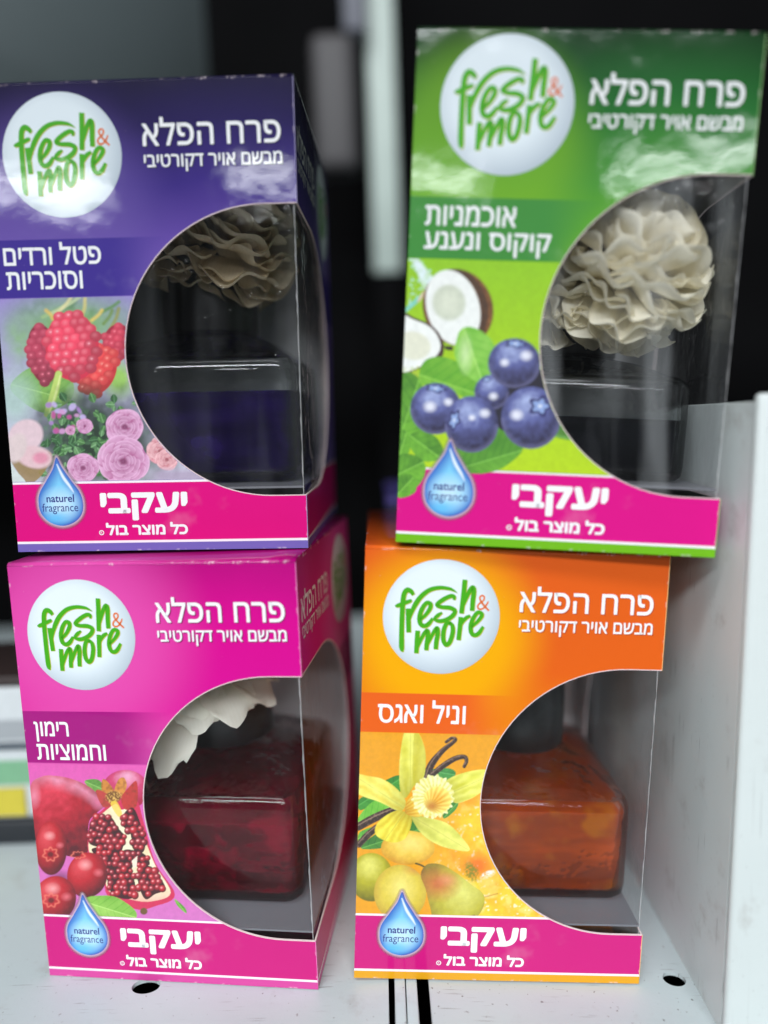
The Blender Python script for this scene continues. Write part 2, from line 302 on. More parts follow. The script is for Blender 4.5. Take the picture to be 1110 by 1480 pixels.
# ------------------------------------------------------------------ painter for the halftone pictures printed on the cartons
class Paint:
    def __init__(s, H, x0, x1, z0, z1, cell=.2):
        s.x0, s.z0 = x0, z0; s.cell = cell; s.nx, s.nz = int((x1 - x0) / cell) + 1, int((z1 - z0) / cell) + 1
        h = cell / 2; gx = x0 - h / 2 + h * np.arange(2 * s.nx); gz = z0 - h / 2 + h * np.arange(2 * s.nz)
        s.U, s.Z = np.meshgrid(gx, gz); H = list(H) + [1]
        D = H[6] * s.U + H[7] * s.Z + 1
        s.X = (H[0] * s.U + H[1] * s.Z + H[2]) / D; s.Y = (H[3] * s.U + H[4] * s.Z + H[5]) / D
        s.c = np.zeros(s.X.shape + (3,)); s.a = np.zeros(s.X.shape)
    def put(s, m, col, op=1.0):
        m = np.clip(m, 0, 1) * op; col = lin(col) if not isinstance(col, np.ndarray) else col
        s.c[...] = s.c * (1 - m[..., None]) + col * m[..., None]; s.a[...] = np.maximum(s.a, m)
    def win(s, cx, cy, R):
        """a view of the canvas round one spot, so that small marks stay cheap"""
        m = (np.abs(s.X - cx) < R) & (np.abs(s.Y - cy) < R); r = np.nonzero(m.any(1))[0]; c = np.nonzero(m.any(0))[0]
        q = Paint.__new__(Paint); q.cell = s.cell
        r0, r1, c0, c1 = (r[0], r[-1] + 1, c[0], c[-1] + 1) if len(r) else (0, 1, 0, 1)
        for k in ('X', 'Y', 'U', 'Z', 'c', 'a'): setattr(q, k, getattr(s, k)[r0:r1, c0:c1])
        return q
    def noise(s, f, seed=0, oct=2):
        out = 0; amp = 1; tot = 0
        for o in range(oct):
            r = np.random.default_rng(seed * 17 + o).random((64, 64)); x = s.X / f * 2 ** o; y = s.Y / f * 2 ** o
            xi = np.floor(x).astype(int); yi = np.floor(y).astype(int); tx = x - xi; ty = y - yi; tx = tx * tx * (3 - 2 * tx); ty = ty * ty * (3 - 2 * ty)
            g = lambda i, j: r[(yi + j) % 64, (xi + i) % 64]
            out = out + amp * ((g(0, 0) * (1 - tx) + g(1, 0) * tx) * (1 - ty) + (g(0, 1) * (1 - tx) + g(1, 1) * tx) * ty); tot += amp; amp *= .5
        return out / tot
    def loc(s, cx, cy, rx, ry, rot=0):
        a = math.radians(rot); dx, dy = s.X - cx, s.Y - cy
        return (dx * math.cos(a) + dy * math.sin(a)) / rx, (-dx * math.sin(a) + dy * math.cos(a)) / ry
    def ell(s, cx, cy, rx, ry, rot=0, soft=3):
        u, v = s.loc(cx, cy, rx, ry, rot); return np.clip((1 - np.hypot(u, v)) * min(rx, ry) / soft + .5, 0, 1)
    def poly(s, pts, k=6, smooth=True):
        P = np.array(pts, float)
        if smooth:
            Q = np.vstack([P[-1], P, P[0], P[1]]); out = []
            for i in range(1, len(Q) - 2):
                for j in range(k):
                    t = j / k; a, b, c, d = Q[i - 1:i + 3]; out.append(.5 * (2 * b + (c - a) * t + (2 * a - 5 * b + 4 * c - d) * t * t + (3 * b - a - 3 * c + d) * t ** 3))
            P = np.array(out)
        m = np.zeros(s.X.shape, bool); x0, y0 = P.min(0); x1, y1 = P.max(0)
        w = (s.X >= x0) & (s.X <= x1) & (s.Y >= y0) & (s.Y <= y1); X, Y = s.X[w], s.Y[w]; r = np.zeros(len(X), bool)
        for (ax, ay), (bx, by) in zip(P, np.roll(P, -1, 0)):
            if ay == by: continue
            c = ((ay > Y) != (by > Y)) & (X < (bx - ax) * (Y - ay) / (by - ay) + ax); r ^= c
        m[w] = r; return m.astype(float)
    def line(s, pts, w, soft=2):
        P = catmull([(p[0], p[1], p[2] if len(p) > 2 else w) for p in pts], 5); d = np.full(s.X.shape, -1e9)
        for p, q in zip(P[:-1], P[1:]):
            ab = q[:2] - p[:2]; l = ab @ ab + 1e-9; t = np.clip(((s.X - p[0]) * ab[0] + (s.Y - p[1]) * ab[1]) / l, 0, 1)
            d = np.maximum(d, (p[2] + (q[2] - p[2]) * t) / 2 - np.hypot(s.X - p[0] - t * ab[0], s.Y - p[1] - t * ab[1]))
        return np.clip(d / soft + .5, 0, 1)
    def ball(s, cx, cy, rx, ry, dark, mid, light, rot=0, lx=-.35, ly=-.45, mask=None, tex=0, spec=None, op=1, soft=3, edge=.75):
        u, v = s.loc(cx, cy, rx, ry, rot); a = math.radians(rot); l0, l1 = lx * math.cos(a) + ly * math.sin(a), -lx * math.sin(a) + ly * math.cos(a)
        d = np.hypot(u - l0, v - l1); t = np.clip(1 - d / 1.45, 0, 1); r = np.hypot(u, v)
        t = t * (1 - .35 * np.clip((r - edge) / .3, 0, 1))
        if tex: t = np.clip(t + (s.noise(max(rx, ry) * .14, int(cx + cy), 3) - .5) * tex, 0, 1)
        t = t[..., None]; D, M, Lt = lin(dark), lin(mid), lin(light)
        col = np.where(t < .5, D + (M - D) * t * 2, M + (Lt - M) * (t * 2 - 1))
        m = s.ell(cx, cy, rx, ry, rot, soft) if mask is None else mask
        s.put(m, col, op)
        if spec: 
            for sx, sy, sr, sc in spec: s.put(np.clip(1 - np.hypot((s.X - sx) / sr, (s.Y - sy) / (sr * .8)), 0, 1) ** 1.0 * m, sc, .85)
    def leaf(s, pts, a, b, dark, light, veins=7, mid=(0, 0, 0), seed=1, smooth=True):
        m = s.poly(pts, smooth=smooth); A, B = np.array(a, float), np.array(b, float); d = B - A; l = np.hypot(*d); d = d / l
        t = ((s.X - A[0]) * d[0] + (s.Y - A[1]) * d[1]) / l; o = (-(s.X - A[0]) * d[1] + (s.Y - A[1]) * d[0]) / l
        v = np.abs(((t - np.abs(o) * .75) * veins) % 1 - .5) * 2; f = np.clip(s.noise(l * .22, seed, 3) * .6 + .45 * (o > 0) * .6 + .1 - .22 * (v > .86) , 0, 1)[..., None]
        col = lin(dark) * (1 - f) + lin(light) * f; s.put(m, col)
        s.put(m * np.clip(1.4 - np.abs(o) * l / 3, 0, 1), tuple(min(255, c + 45) for c in light), .55); return m
    def petal(s, pts, a, b, edge, body, deep, seed=1, ribs=9):
        m = s.poly(pts); A, B = np.array(a, float), np.array(b, float); d = B - A; l = np.hypot(*d); d = d / l
        t = ((s.X - A[0]) * d[0] + (s.Y - A[1]) * d[1]) / l; o = (-(s.X - A[0]) * d[1] + (s.Y - A[1]) * d[0]) / l
        f = .5 + .28 * np.sin(o / (t * .5 + .35) * ribs * 2.2 + s.noise(60, seed) * 3) + (s.noise(90, seed + 3) - .5) * .7; f = np.clip(f, 0, 1)[..., None]
        s.put(m, lin(body) * (1 - f) + lin(edge) * f); s.put(m * np.clip(1 - t / .5, 0, 1), deep, .55); s.put(m * np.clip(1 - np.abs(o) * l / 6, 0, 1), deep, .35); return m
    def seedy(s, cx, cy, rx, ry, rot, step, base, light, shade, seed=0, mask=None, glint=True):
        """a berry of round drupelets"""
        rg = np.random.default_rng(seed); a = math.radians(rot)
        M = s.ell(cx, cy, rx * 1.0, ry * 1.0, rot, 4) if mask is None else mask; s.put(M, shade)
        rows = int(2 * ry / (step * .82)) + 1
        for j in range(rows):
            v = -ry + (j + .5) * step * .82
            for i in range(-8, 9):
                u = (i + (j % 2) * .5) * step + rg.normal() * step * .13
                if (u / rx) ** 2 + (v / ry) ** 2 > .93: continue
                x = cx + u * math.cos(a) - v * math.sin(a); y = cy + u * math.sin(a) + v * math.cos(a)
                k = max(.74, 1 - .22 * ((u / rx + .25) ** 2 + (v / ry + .3) ** 2) / 1.3 + rg.normal() * .03)
                bb = tuple(np.clip(np.array(base) * k + 8, 0, 255)); ll = tuple(np.clip(np.array(light) * min(1, k + .1), 0, 255)); ss = tuple(np.clip(np.array(shade) * k, 0, 255))
                w = s.win(x, y, step * .9); sp_ = [(x - step * .1, y - step * .14, step * .2, tuple(min(255, c + 40) for c in light))] if rg.random() < .45 else None
                w.ball(x, y, step * .64, step * .58, tuple((np.array(ss) + 3 * np.array(bb)) / 4), bb, tuple((2 * np.array(ll) + np.array(bb)) / 3), lx=-.2, ly=-.3, spec=sp_, soft=4)
    def build(s, name, parent, place, off, keep=None):
        c = s.c.reshape(s.nz, 2, s.nx, 2, 3).mean((1, 3)); a = s.a.reshape(s.nz, 2, s.nx, 2).mean((1, 3))
        u = s.x0 + s.cell * np.arange(s.nx); z = s.z0 + s.cell * np.arange(s.nz); U, Z = np.meshgrid(u, z)
        ok = a > .02
        if keep is not None: ok &= keep(U, Z)
        q = ok[:-1, :-1] & ok[1:, :-1] & ok[:-1, 1:] & ok[1:, 1:]; jj, ii = np.nonzero(q); idx = -np.ones(U.shape, int)
        used = np.zeros(U.shape, bool)
        for dj in (0, 1):
            for di in (0, 1): used[jj + dj, ii + di] = True
        idx[used] = np.arange(used.sum()); P = np.array(place(U[used], Z[used], off), dtype=object)
        P = np.stack([np.broadcast_to(np.asarray(k, float), U[used].shape) for k in place(U[used], Z[used], off)], 1) * MM
        F = np.stack([idx[jj, ii], idx[jj, ii + 1], idx[jj + 1, ii + 1], idx[jj + 1, ii]], 1)
        me = bpy.data.meshes.new(name); me.vertices.add(len(P)); me.vertices.foreach_set('co', P.ravel().astype(np.float32))
        me.loops.add(F.size); me.loops.foreach_set('vertex_index', F.ravel().astype(np.int32)); me.polygons.add(len(F)); me.polygons.foreach_set('loop_start', np.arange(0, F.size, 4, dtype=np.int32))
        me.update(); me.validate(); set_ink(me, c[used], np.clip(a[used], 0, 1)); me.materials.append(ART); return link(name, me, parent)
WX, WZ, WR = 75.6, 56.0, 40.3       # window: centre and radius of its arc on the front face
def clear_of_window(U, Z): return ((U - WX) ** 2 + (Z - WZ) ** 2 > (WR + .15) ** 2)
def art_pears(p):
    X, Y = p.X, p.Y; n = p.noise(120, 3, 3)
    p.put(np.ones(X.shape), (234, 158, 0)); g = np.clip((X - 560) / 450, 0, 1) * np.clip((Y - 380) / 300, 0, 1)
    p.put(g * n * 1.6, (252, 205, 40)); p.put(np.clip((p.noise(70, 8, 3) - .55) * 5, 0, 1) * g, (250, 222, 120), .7); p.put(np.clip((p.noise(28, 9, 2) - .72) * 9, 0, 1) * g, (255, 245, 210), .8)
    p.put(np.clip(1.2 - np.hypot((X - 900) / 150, (Y - 560) / 60), 0, 1), (248, 150, 20), .6)
    p.put(np.clip(1.3 - np.hypot((X - 950) / 120, (Y - 1060) / 100), 0, 1), (240, 95, 10), .8); p.put(np.clip(1.2 - np.hypot((X - 770) / 60, (Y - 1000) / 110), 0, 1), (244, 150, 5), .6)
    p.put(p.ell(905, 1110, 50, 75, -20, 25) * np.clip(p.noise(14, 4) * 2.2 - .5, 0, 1), (120, 130, 20), .9); p.put(p.ell(1030, 1130, 60, 26, -25, 12) * np.clip(p.noise(16, 5) * 2.4 - .5, 0, 1), (252, 238, 225))
    p.put(p.poly([(960, 1180), (1100, 1120), (1105, 1260), (1010, 1290)]) * (.4 + .6 * n), (250, 200, 80), .8); p.put(p.line([(1010, 1300), (1105, 1275)], 10, 8), (170, 110, 10), .6)
    g1, g2 = (30, 105, 30), (110, 185, 50)
    p.leaf([(45, 560), (180, 470), (250, 410), (360, 375), (360, 500), (200, 560), (60, 640)], (45, 600), (360, 400), g1, (70, 160, 50), 6, seed=2)
    p.leaf([(35, 730), (80, 640), (180, 560), (330, 560), (330, 640), (180, 680)], (35, 730), (330, 590), (70, 160, 30), (150, 220, 80), 6, seed=3)
    p.leaf([(35, 860), (60, 800), (180, 760), (180, 800), (60, 900)], (35, 860), (180, 770), (60, 140, 40), (120, 200, 70), 4, seed=4)
    p.leaf([(60, 930), (160, 830), (350, 740), (460, 700), (540, 800), (420, 880), (250, 925)], (60, 930), (520, 780), (25, 95, 35), (90, 160, 50), 9, seed=5)
    p.leaf([(600, 330), (740, 320), (785, 365), (700, 430), (640, 400)], (600, 340), (785, 370), (30, 110, 45), (90, 170, 80), 5, seed=6); p.leaf([(700, 560), (800, 575), (780, 640), (690, 700)], (700, 690), (800, 580), (30, 100, 30), (90, 160, 60), 5, seed=7)
    for pts in ([(40, 765, 62), (150, 705, 64), (260, 655, 60), (330, 630, 50)], [(45, 900, 50), (110, 830, 52), (180, 770, 46)], [(560, 395, 56), (600, 290, 54), (680, 190, 40), (760, 125, 30), (785, 98, 26), (755, 88, 22), (712, 118, 22)], [(600, 372, 40), (690, 300, 44), (780, 245, 40), (850, 232, 34), (868, 262, 30), (850, 305, 26)]):
        m = p.line(pts, 40); p.put(m, (62, 40, 32)); p.put(m * np.clip(p.noise(11, int(pts[0][0])) * 3 - 1.6, 0, 1), (150, 120, 100), .7)
        q = [(a + 6, b + 8, c * .35) for a, b, c in pts]; p.put(p.line(q, 8), (38, 22, 18), .7); q = [(a - 6, b - 9, c * .12) for a, b, c in pts]; p.put(p.line(q, 5), (165, 135, 115), .6)
    p.ball(420, 925, 205, 130, (205, 140, 20), (238, 196, 70), (248, 222, 120), lx=.1, ly=-.3, tex=.25); p.put(p.line([(480, 1045), (520, 1058), (560, 1080)], 13), (70, 70, 20))
    p.ball(140, 1150, 165, 185, (110, 105, 5), (180, 172, 25), (232, 226, 110), lx=-.1, ly=-.5, tex=.15)
    p.ball(360, 1270, 200, 215, (186, 146, 40), (220, 196, 66), (244, 226, 120), lx=.05, ly=-.15, tex=.15); p.put(np.clip(1 - np.hypot((X - 470) / 110, (Y - 1090) / 60), 0, 1) * p.ell(360, 1270, 200, 215), (220, 120, 80), .5)
    pr = p.poly([(530, 1090), (580, 1048), (680, 1055), (780, 1110), (900, 1200), (990, 1270), (1005, 1350), (960, 1440), (900, 1490), (640, 1490), (590, 1380), (555, 1240), (520, 1150)])
    p.ball(760, 1270, 270, 250, (120, 95, 25), (190, 180, 50), (222, 218, 110), lx=.3, ly=0, mask=pr, tex=.2); p.put(pr * np.clip(1.15 - np.hypot((X - 650) / 170, (Y - 1200) / 130), 0, 1), (206, 78, 55), .75); p.put(pr * np.clip(1 - np.hypot((X - 720) / 90, (Y - 1170) / 60), 0, 1), (240, 150, 110), .6)
    p.put(p.line([(885, 1455), (925, 1445)], 16), (70, 50, 20))
    e, b, d = (246, 243, 120), (222, 205, 40), (150, 140, 20)
    p.petal([(402, 30), (485, 30), (545, 150), (556, 290), (535, 400), (470, 450), (402, 545), (362, 490), (354, 320), (368, 160)], (440, 520), (440, 40), e, (214, 206, 60), d, 2)
    p.put(p.poly([(470, 40), (490, 40), (548, 160), (556, 300), (520, 410), (470, 440), (455, 300)]), (190, 175, 10), .55)
    p.petal([(30, 372), (120, 378), (230, 402), (330, 470), (400, 560), (388, 630), (335, 640), (200, 575), (30, 505)], (390, 620), (50, 400), e, (232, 205, 60), d, 3)
    p.petal([(340, 640), (405, 655), (452, 690), (432, 795), (390, 862), (310, 885), (220, 860), (170, 815), (182, 745), (250, 680)], (400, 650), (250, 860), (245, 235, 80), (222, 190, 20), (140, 110, 5), 4)
    p.petal([(455, 680), (600, 700), (725, 742), (820, 832), (890, 948), (700, 922), (560, 850), (485, 765)], (460, 690), (880, 940), e, (205, 205, 80), d, 5)
    p.petal([(700, 432), (850, 352), (1040, 332), (1040, 440), (975, 505), (880, 560), (770, 578)], (720, 520), (1030, 380), e, (214, 210, 50), d, 6)
    p.petal([(395, 640), (420, 560), (470, 530), (520, 580), (560, 650), (500, 690), (420, 675)], (400, 650), (540, 600), (246, 220, 90), (224, 160, 20), (170, 110, 10), 7)
    th = np.arctan2(Y - 545, X - 615); fr = 1 + .05 * np.sin(th * 17) + .03 * np.sin(th * 31 + 1)
    u, v = p.loc(612, 535, 158 * 1, 165, 20); r = np.hypot(u, v) / fr; m = np.clip((1 - r) * 50, 0, 1); f = np.clip(.55 + .3 * np.sin(th * 26 + r * 3) + (p.noise(24, 6) - .5), 0, 1)[..., None]
    p.put(m, lin((226, 214, 100)) * (1 - f) + lin((252, 250, 190)) * f); u, v = p.loc(645, 560, 112, 108, 10); r2 = np.hypot(u, v); m2 = np.clip((1 - r2) * 9, 0, 1)
    f = np.clip(.5 + .25 * np.sin(np.arctan2(Y - 610, X - 590) * 22) + .9 * (r2 - .6), 0, 1)[..., None]; p.put(m2, lin((232, 160, 20)) * (1 - f) + lin((248, 238, 120)) * f); p.put(np.clip(1.2 - np.hypot((X - 600) / 70, (Y - 610) / 50), 0, 1) * m2, (190, 100, 15), .8)
def aril(p, x, y, r, rg):
    p = p.win(x, y, r * 1.4)
    k = rg.uniform(.75, 1.1); p.ball(x, y, r, r * rg.uniform(.85, 1.1), (70 * k, 0, 14), (175 * k, 20, 40), (235, 90, 100), rot=rg.uniform(0, 90), spec=[(x - r * .3, y - r * .3, r * .38, (250, 205, 205))], soft=3, edge=.5)
def art_pomegranate(p):
    X, Y = p.X, p.Y; rg = np.random.default_rng(5)
    t = np.clip(Y / 1100, 0, 1)[..., None]; p.put(np.ones(X.shape), lin((222, 84, 172)) * (1 - t) + lin((208, 112, 186)) * t)
    p.leaf([(400, 130), (500, 120), (540, 190), (480, 210)], (400, 130), (540, 190), (60, 120, 40), (130, 180, 80), 5)
    p.ball(690, 190, 165, 140, (170, 20, 60), (205, 60, 110), (240, 170, 200), ly=-.7, lx=.1, tex=.15)
    body = p.poly([(15, 190), (90, 100), (200, 92), (330, 120), (450, 180), (525, 260), (535, 310), (480, 360), (430, 430), (420, 640), (300, 660), (60, 560)])
    p.ball(240, 330, 330, 300, (84, 0, 20), (176, 12, 38), (222, 52, 76), lx=-.25, ly=-.45, mask=body, tex=.45)
    p.put(body * np.clip(1.0 - np.abs(Y - (112 + .0009 * (X - 170) ** 2 + .16 * (X - 170))) / 88, 0, 1) ** 1.3 * (.3 + .8 * p.noise(70, 4, 3)), (238, 165, 195), .75)
    p.put(body * np.clip(1.1 - np.hypot((X - 45) / 50, (Y - 230) / 100), 0, 1), (235, 140, 165), .8); p.put(body * np.clip(1.1 - np.hypot((X - 500) / 60, (Y - 280) / 60), 0, 1), (225, 110, 150), .7)
    rind = p.poly([(440, 420), (520, 340), (620, 270), (760, 250), (820, 420), (900, 700), (1040, 930), (900, 1010), (760, 1030), (560, 930), (540, 760), (430, 640)])
    p.put(rind, (206, 40, 84)); flesh = p.poly([(450, 420), (530, 355), (620, 290), (660, 330), (745, 330), (820, 520), (900, 720), (1010, 915), (880, 975), (740, 965), (570, 900), (540, 740), (440, 640), (432, 520)])
    f = p.noise(60, 7, 2)[..., None]; p.put(flesh, lin((236, 214, 170)) * (1 - f) + lin((250, 240, 210)) * f); p.put(flesh * np.clip((Y - 880) / 90, 0, 1), (232, 150, 140), .6)
    for pts, c in (([(520, 180), (530, 115), (570, 140), (610, 200), (600, 250), (545, 240)], (205, 130, 50)), ([(610, 200), (640, 120), (680, 105), (700, 160), (670, 230), (620, 240)], (214, 140, 60)), ([(660, 250), (700, 190), (770, 130), (770, 300), (690, 330)], (190, 50, 45)), ([(480, 200), (530, 200), (600, 260), (590, 300), (530, 310)], (190, 60, 55))):
        m = p.poly(pts); p.put(m, c); p.put(m * np.clip(p.noise(20, 3) * 2 - .8, 0, 1), (110, 50, 20), .6)
    p.put(p.ell(605, 240, 52, 42, 0, 12), (120, 75, 25)); p.put(p.ell(605, 240, 58, 48, 0, 8) * np.clip(p.noise(9, 11) * 4 - 2, 0, 1), (225, 175, 90)); p.put(p.poly([(585, 290), (625, 270), (665, 350), (640, 380)]), (240, 205, 60), .8)
    cl = [p.poly([(445, 430), (510, 378), (590, 385), (640, 460), (690, 520), (680, 575), (640, 640), (520, 600), (430, 560)]), p.poly([(662, 400), (700, 335), (760, 335), (830, 560), (800, 640), (740, 600), (725, 500), (665, 440)]),
          p.poly([(450, 610), (560, 600), (640, 640), (700, 610), (820, 640), (860, 720), (740, 730), (760, 860), (760, 940), (690, 960), (600, 930), (570, 860), (530, 720)]), p.poly([(790, 740), (870, 730), (930, 800), (975, 890), (900, 925), (830, 960), (780, 850)])]
    M = np.maximum.reduce(cl); p.put(M, (60, 6, 16)); nz = [(j, i) for j in range(17) for i in range(15)]
    Hs = [(430 + i * 42 + (j % 2) * 21 + rg.normal() * 4, 350 + j * 41 + rg.normal() * 4) for j, i in nz]
    for x, y in Hs:
        k = np.argmin(np.abs(X - x) + np.abs(Y - y)); 
        if M.ravel()[k] > .5: aril(p, x + rg.normal() * 4, y + rg.normal() * 4, 24 + rg.normal() * 3.5, rg)
    p.put(p.poly([(735, 690), (775, 655), (770, 730), (745, 745)], smooth=False), (240, 225, 205)); p.put(p.ell(820, 1045, 26, 24, 0, 5), (110, 80, 40))
    p.put(np.clip(1 - np.hypot((X - 230) / 110, (Y - 830) / 90), 0, 1) * (X < 560), (40, 6, 14), .9)
    for cx, cy, rx, ry, ro in ((165, 600, 112, 190, 0), (420, 790, 142, 160, 10), (190, 960, 150, 165, 20)):
        p.ball(cx, cy, rx, ry, (88, 4, 20), (186, 16, 34), (222, 70, 80), rot=ro, tex=.12, spec=[(cx - rx * .1, cy - ry * .45, rx * .42, (248, 170, 170)), (cx + rx * .55, cy - ry * .1, rx * .3, (230, 110, 120))])
    for cx, cy, rx, ry in ((160, 645, 62, 56), (355, 650, 60, 30), (165, 968, 66, 56)):
        th = np.arctan2(Y - cy, X - cx); rr = np.hypot((X - cx) / rx, (Y - cy) / ry); ring = np.clip(1 - np.abs(rr - .75 - .12 * np.sin(th * 7)) * 5, 0, 1); p.put(ring, (238, 120, 100), .8); p.put(np.clip(1 - rr * 2.2, 0, 1) * 2, (90, 8, 14), .9)
    p.leaf([(385, 975), (450, 940), (600, 940), (700, 990), (765, 1050), (755, 1105), (650, 1120), (480, 1110), (420, 1040)], (390, 975), (765, 1090), (95, 165, 35), (170, 215, 100), 7)
    p.leaf([(1040, 960), (1110, 1020), (1120, 1060), (1060, 1010)], (1040, 960), (1110, 1050), (60, 130, 30), (120, 180, 60), 3)
def blueberry(p, cx, cy, r, hl, cal=None, sy=1.0):
    p.ball(cx, cy, r, r * sy, (38, 34, 66), (92, 98, 158), (166, 178, 222), lx=-.15, ly=-.6, tex=.34, edge=.6)
    m = p.ell(cx, cy, r, r * sy); X, Y = p.X, p.Y
    p.put(m * np.clip(1.1 - np.hypot((X - cx) / (r * .62), (Y - cy - r * .38) / (r * .3)), 0, 1), (44, 38, 78), .55); p.put(m * np.clip((np.hypot(X - cx, (Y - cy) / sy) / r - .8) * 5, 0, 1) * (Y > cy), (132, 132, 180), .45)
    for hx, hy, hr in hl: p.put(np.clip(1.4 - np.hypot((X - hx) / hr, (Y - hy) / (hr * .85)), 0, 1) * m, (240, 240, 250), .85)
    if cal:
        x, y, rx, ry, ro = cal; u, v = p.loc(x, y, rx, ry, ro); th = np.arctan2(v, u); q = np.hypot(u, v) / (1 + .22 * np.cos(th * 5))
        p.put(np.clip((1 - q) * 12, 0, 1), (45, 42, 96)); p.put(np.clip((.72 - q) * 8, 0, 1), (150, 175, 228), .85); p.put(np.clip((.25 - q) * 10, 0, 1), (225, 232, 245), .8)
def art_blueberry(p):
    X, Y = p.X, p.Y; t = np.clip(Y / 1300, 0, 1)[..., None]; top = (p.Z > 20.4).astype(float); p.put(top, lin((140, 196, 0)) * (1 - t) + lin((178, 210, 0)) * t)
    for k in range(60):
        rg = np.random.default_rng(k); x = 85 + rg.gamma(1.3, 40); y = rg.uniform(0, 330) - (x - 80) * .2; r = rg.uniform(3, 9); p.put(p.ell(x, y, r, r, 0, 3) * top, (190, 232, 226), .8)
    p.put(np.clip(p.line([(110, 20, 40), (165, 110, 60), (215, 190, 90), (245, 170, 50)], 60, 14) * (.35 + p.noise(22, 3, 2) * .9), 0, 1), (226, 240, 246), .95); p.put(p.line([(62, 350, 22), (130, 290, 26), (190, 230, 12)], 20, 8), (120, 205, 205), .8); p.put(p.line([(145, 290, 16), (180, 240, 20), (240, 205, 8)], 16, 6), (225, 195, 160), .9)
    m = p.ell(385, 330, 210, 238, -24, 4); p.put(m, (104, 62, 28)); p.put(m * np.clip(p.noise(16, 2, 3) * 2.4 - .9, 0, 1), (150, 98, 50), .8); p.put(p.ell(365, 330, 200, 245, -18, 4) * (1 - p.ell(350, 335, 172, 228, -14, 4)) * m, (52, 34, 26), .75)
    p.put(p.ell(355, 330, 160, 232, -16, 5), (238, 240, 236)); u, v = p.loc(330, 300, 112, 120, -10); r = np.hypot(u, v); p.put(np.clip((1 - r) * 5, 0, 1), (204, 210, 190)); p.put(np.clip((.8 - r) * 2, 0, 1), (222, 226, 206), .8)
    p.put(p.poly([(300, 560), (355, 562), (355, 590), (310, 585)], smooth=False), (35, 25, 20))
    p.put(p.poly([(30, 380), (130, 395), (240, 450), (297, 540), (292, 620), (250, 660), (150, 700), (30, 715)]), (70, 46, 34)); p.put(p.poly([(20, 392), (120, 404), (225, 455), (275, 540), (262, 610), (170, 680), (20, 702)]), (240, 242, 238)); p.put(p.ell(110, 560, 110, 85, 10, 14), (226, 226, 205))
    for k in range(26):
        rg = np.random.default_rng(100 + k); x = rg.uniform(50, 150); y = rg.uniform(700, 760); p.put(p.line([(x, y + 70), (x + rg.normal() * 20, y - 20)], 5), (170, 190, 60), .7)
    for i, (pts, a, b) in enumerate((([(30, 760), (130, 740), (200, 900), (190, 1090), (30, 1100)], (40, 1090), (150, 760)), ([(20, 1080), (80, 1090), (90, 1200), (15, 1260)], (20, 1250), (70, 1090)), ([(75, 1110), (170, 1080), (260, 1120), (300, 1230), (180, 1260), (110, 1200)], (90, 1100), (280, 1240)), ([(10, 1240), (120, 1220), (190, 1290), (150, 1400), (20, 1460)], (15, 1340), (180, 1260)), ([(20, 1360), (100, 1340), (130, 1440), (20, 1478)], (15, 1460), (120, 1350)), ([(320, 1180), (440, 1200), (430, 1310), (400, 1330)], (320, 1180), (430, 1320)))):
        p.leaf(pts, a, b, (48, 110, 22), (120, 190, 50), 5, seed=20 + i)
    p.leaf([(405, 1230), (560, 1110), (640, 1040), (720, 1120), (780, 1185), (700, 1270), (600, 1322), (480, 1335), (405, 1310)], (400, 1300), (780, 1190), (44, 112, 26), (110, 176, 50), 8, seed=31)
    p.leaf([(960, 1100), (1010, 1040), (1090, 1110), (1060, 1130)], (960, 1100), (1090, 1120), (60, 110, 30), (100, 160, 60), 3, seed=33)
    p.leaf([(155, 700), (200, 640), (300, 628), (420, 680), (520, 780), (540, 860), (420, 870), (300, 800), (160, 790)], (165, 740), (530, 860), (70, 150, 22), (140, 200, 60), 6, seed=34)
    p.leaf([(375, 530), (400, 465), (455, 445), (540, 480), (605, 560), (600, 700), (560, 760), (520, 790), (420, 720), (365, 620)], (420, 450), (540, 790), (84, 170, 26), (168, 222, 100), 6, seed=35); p.put(np.clip(1.1 - np.hypot((X - 430) / 50, (Y - 610) / 130), 0, 1), (222, 240, 190), .6)
    p.put(p.poly([(640, 780), (900, 700), (950, 860), (700, 900)]), (26, 22, 40)); p.put(p.poly([(560, 880), (700, 860), (690, 1060), (620, 1040)]), (24, 22, 42))
    blueberry(p, 590, 840, 105, [(600, 865, 26)], (560, 765, 30, 14, 0)); blueberry(p, 728, 665, 160, [(800, 620, 34), (668, 662, 26)], (735, 548, 62, 26, 5), .93)
    blueberry(p, 250, 940, 155, [(215, 928, 36), (325, 900, 26)], (250, 818, 62, 26, 8)); blueberry(p, 830, 995, 182, [(742, 978, 36)], (885, 925, 66, 58, 0), 1.03); blueberry(p, 468, 1035, 162, [(548, 968, 30), (470, 995, 20)], (362, 1010, 34, 62, 15), 1.05)
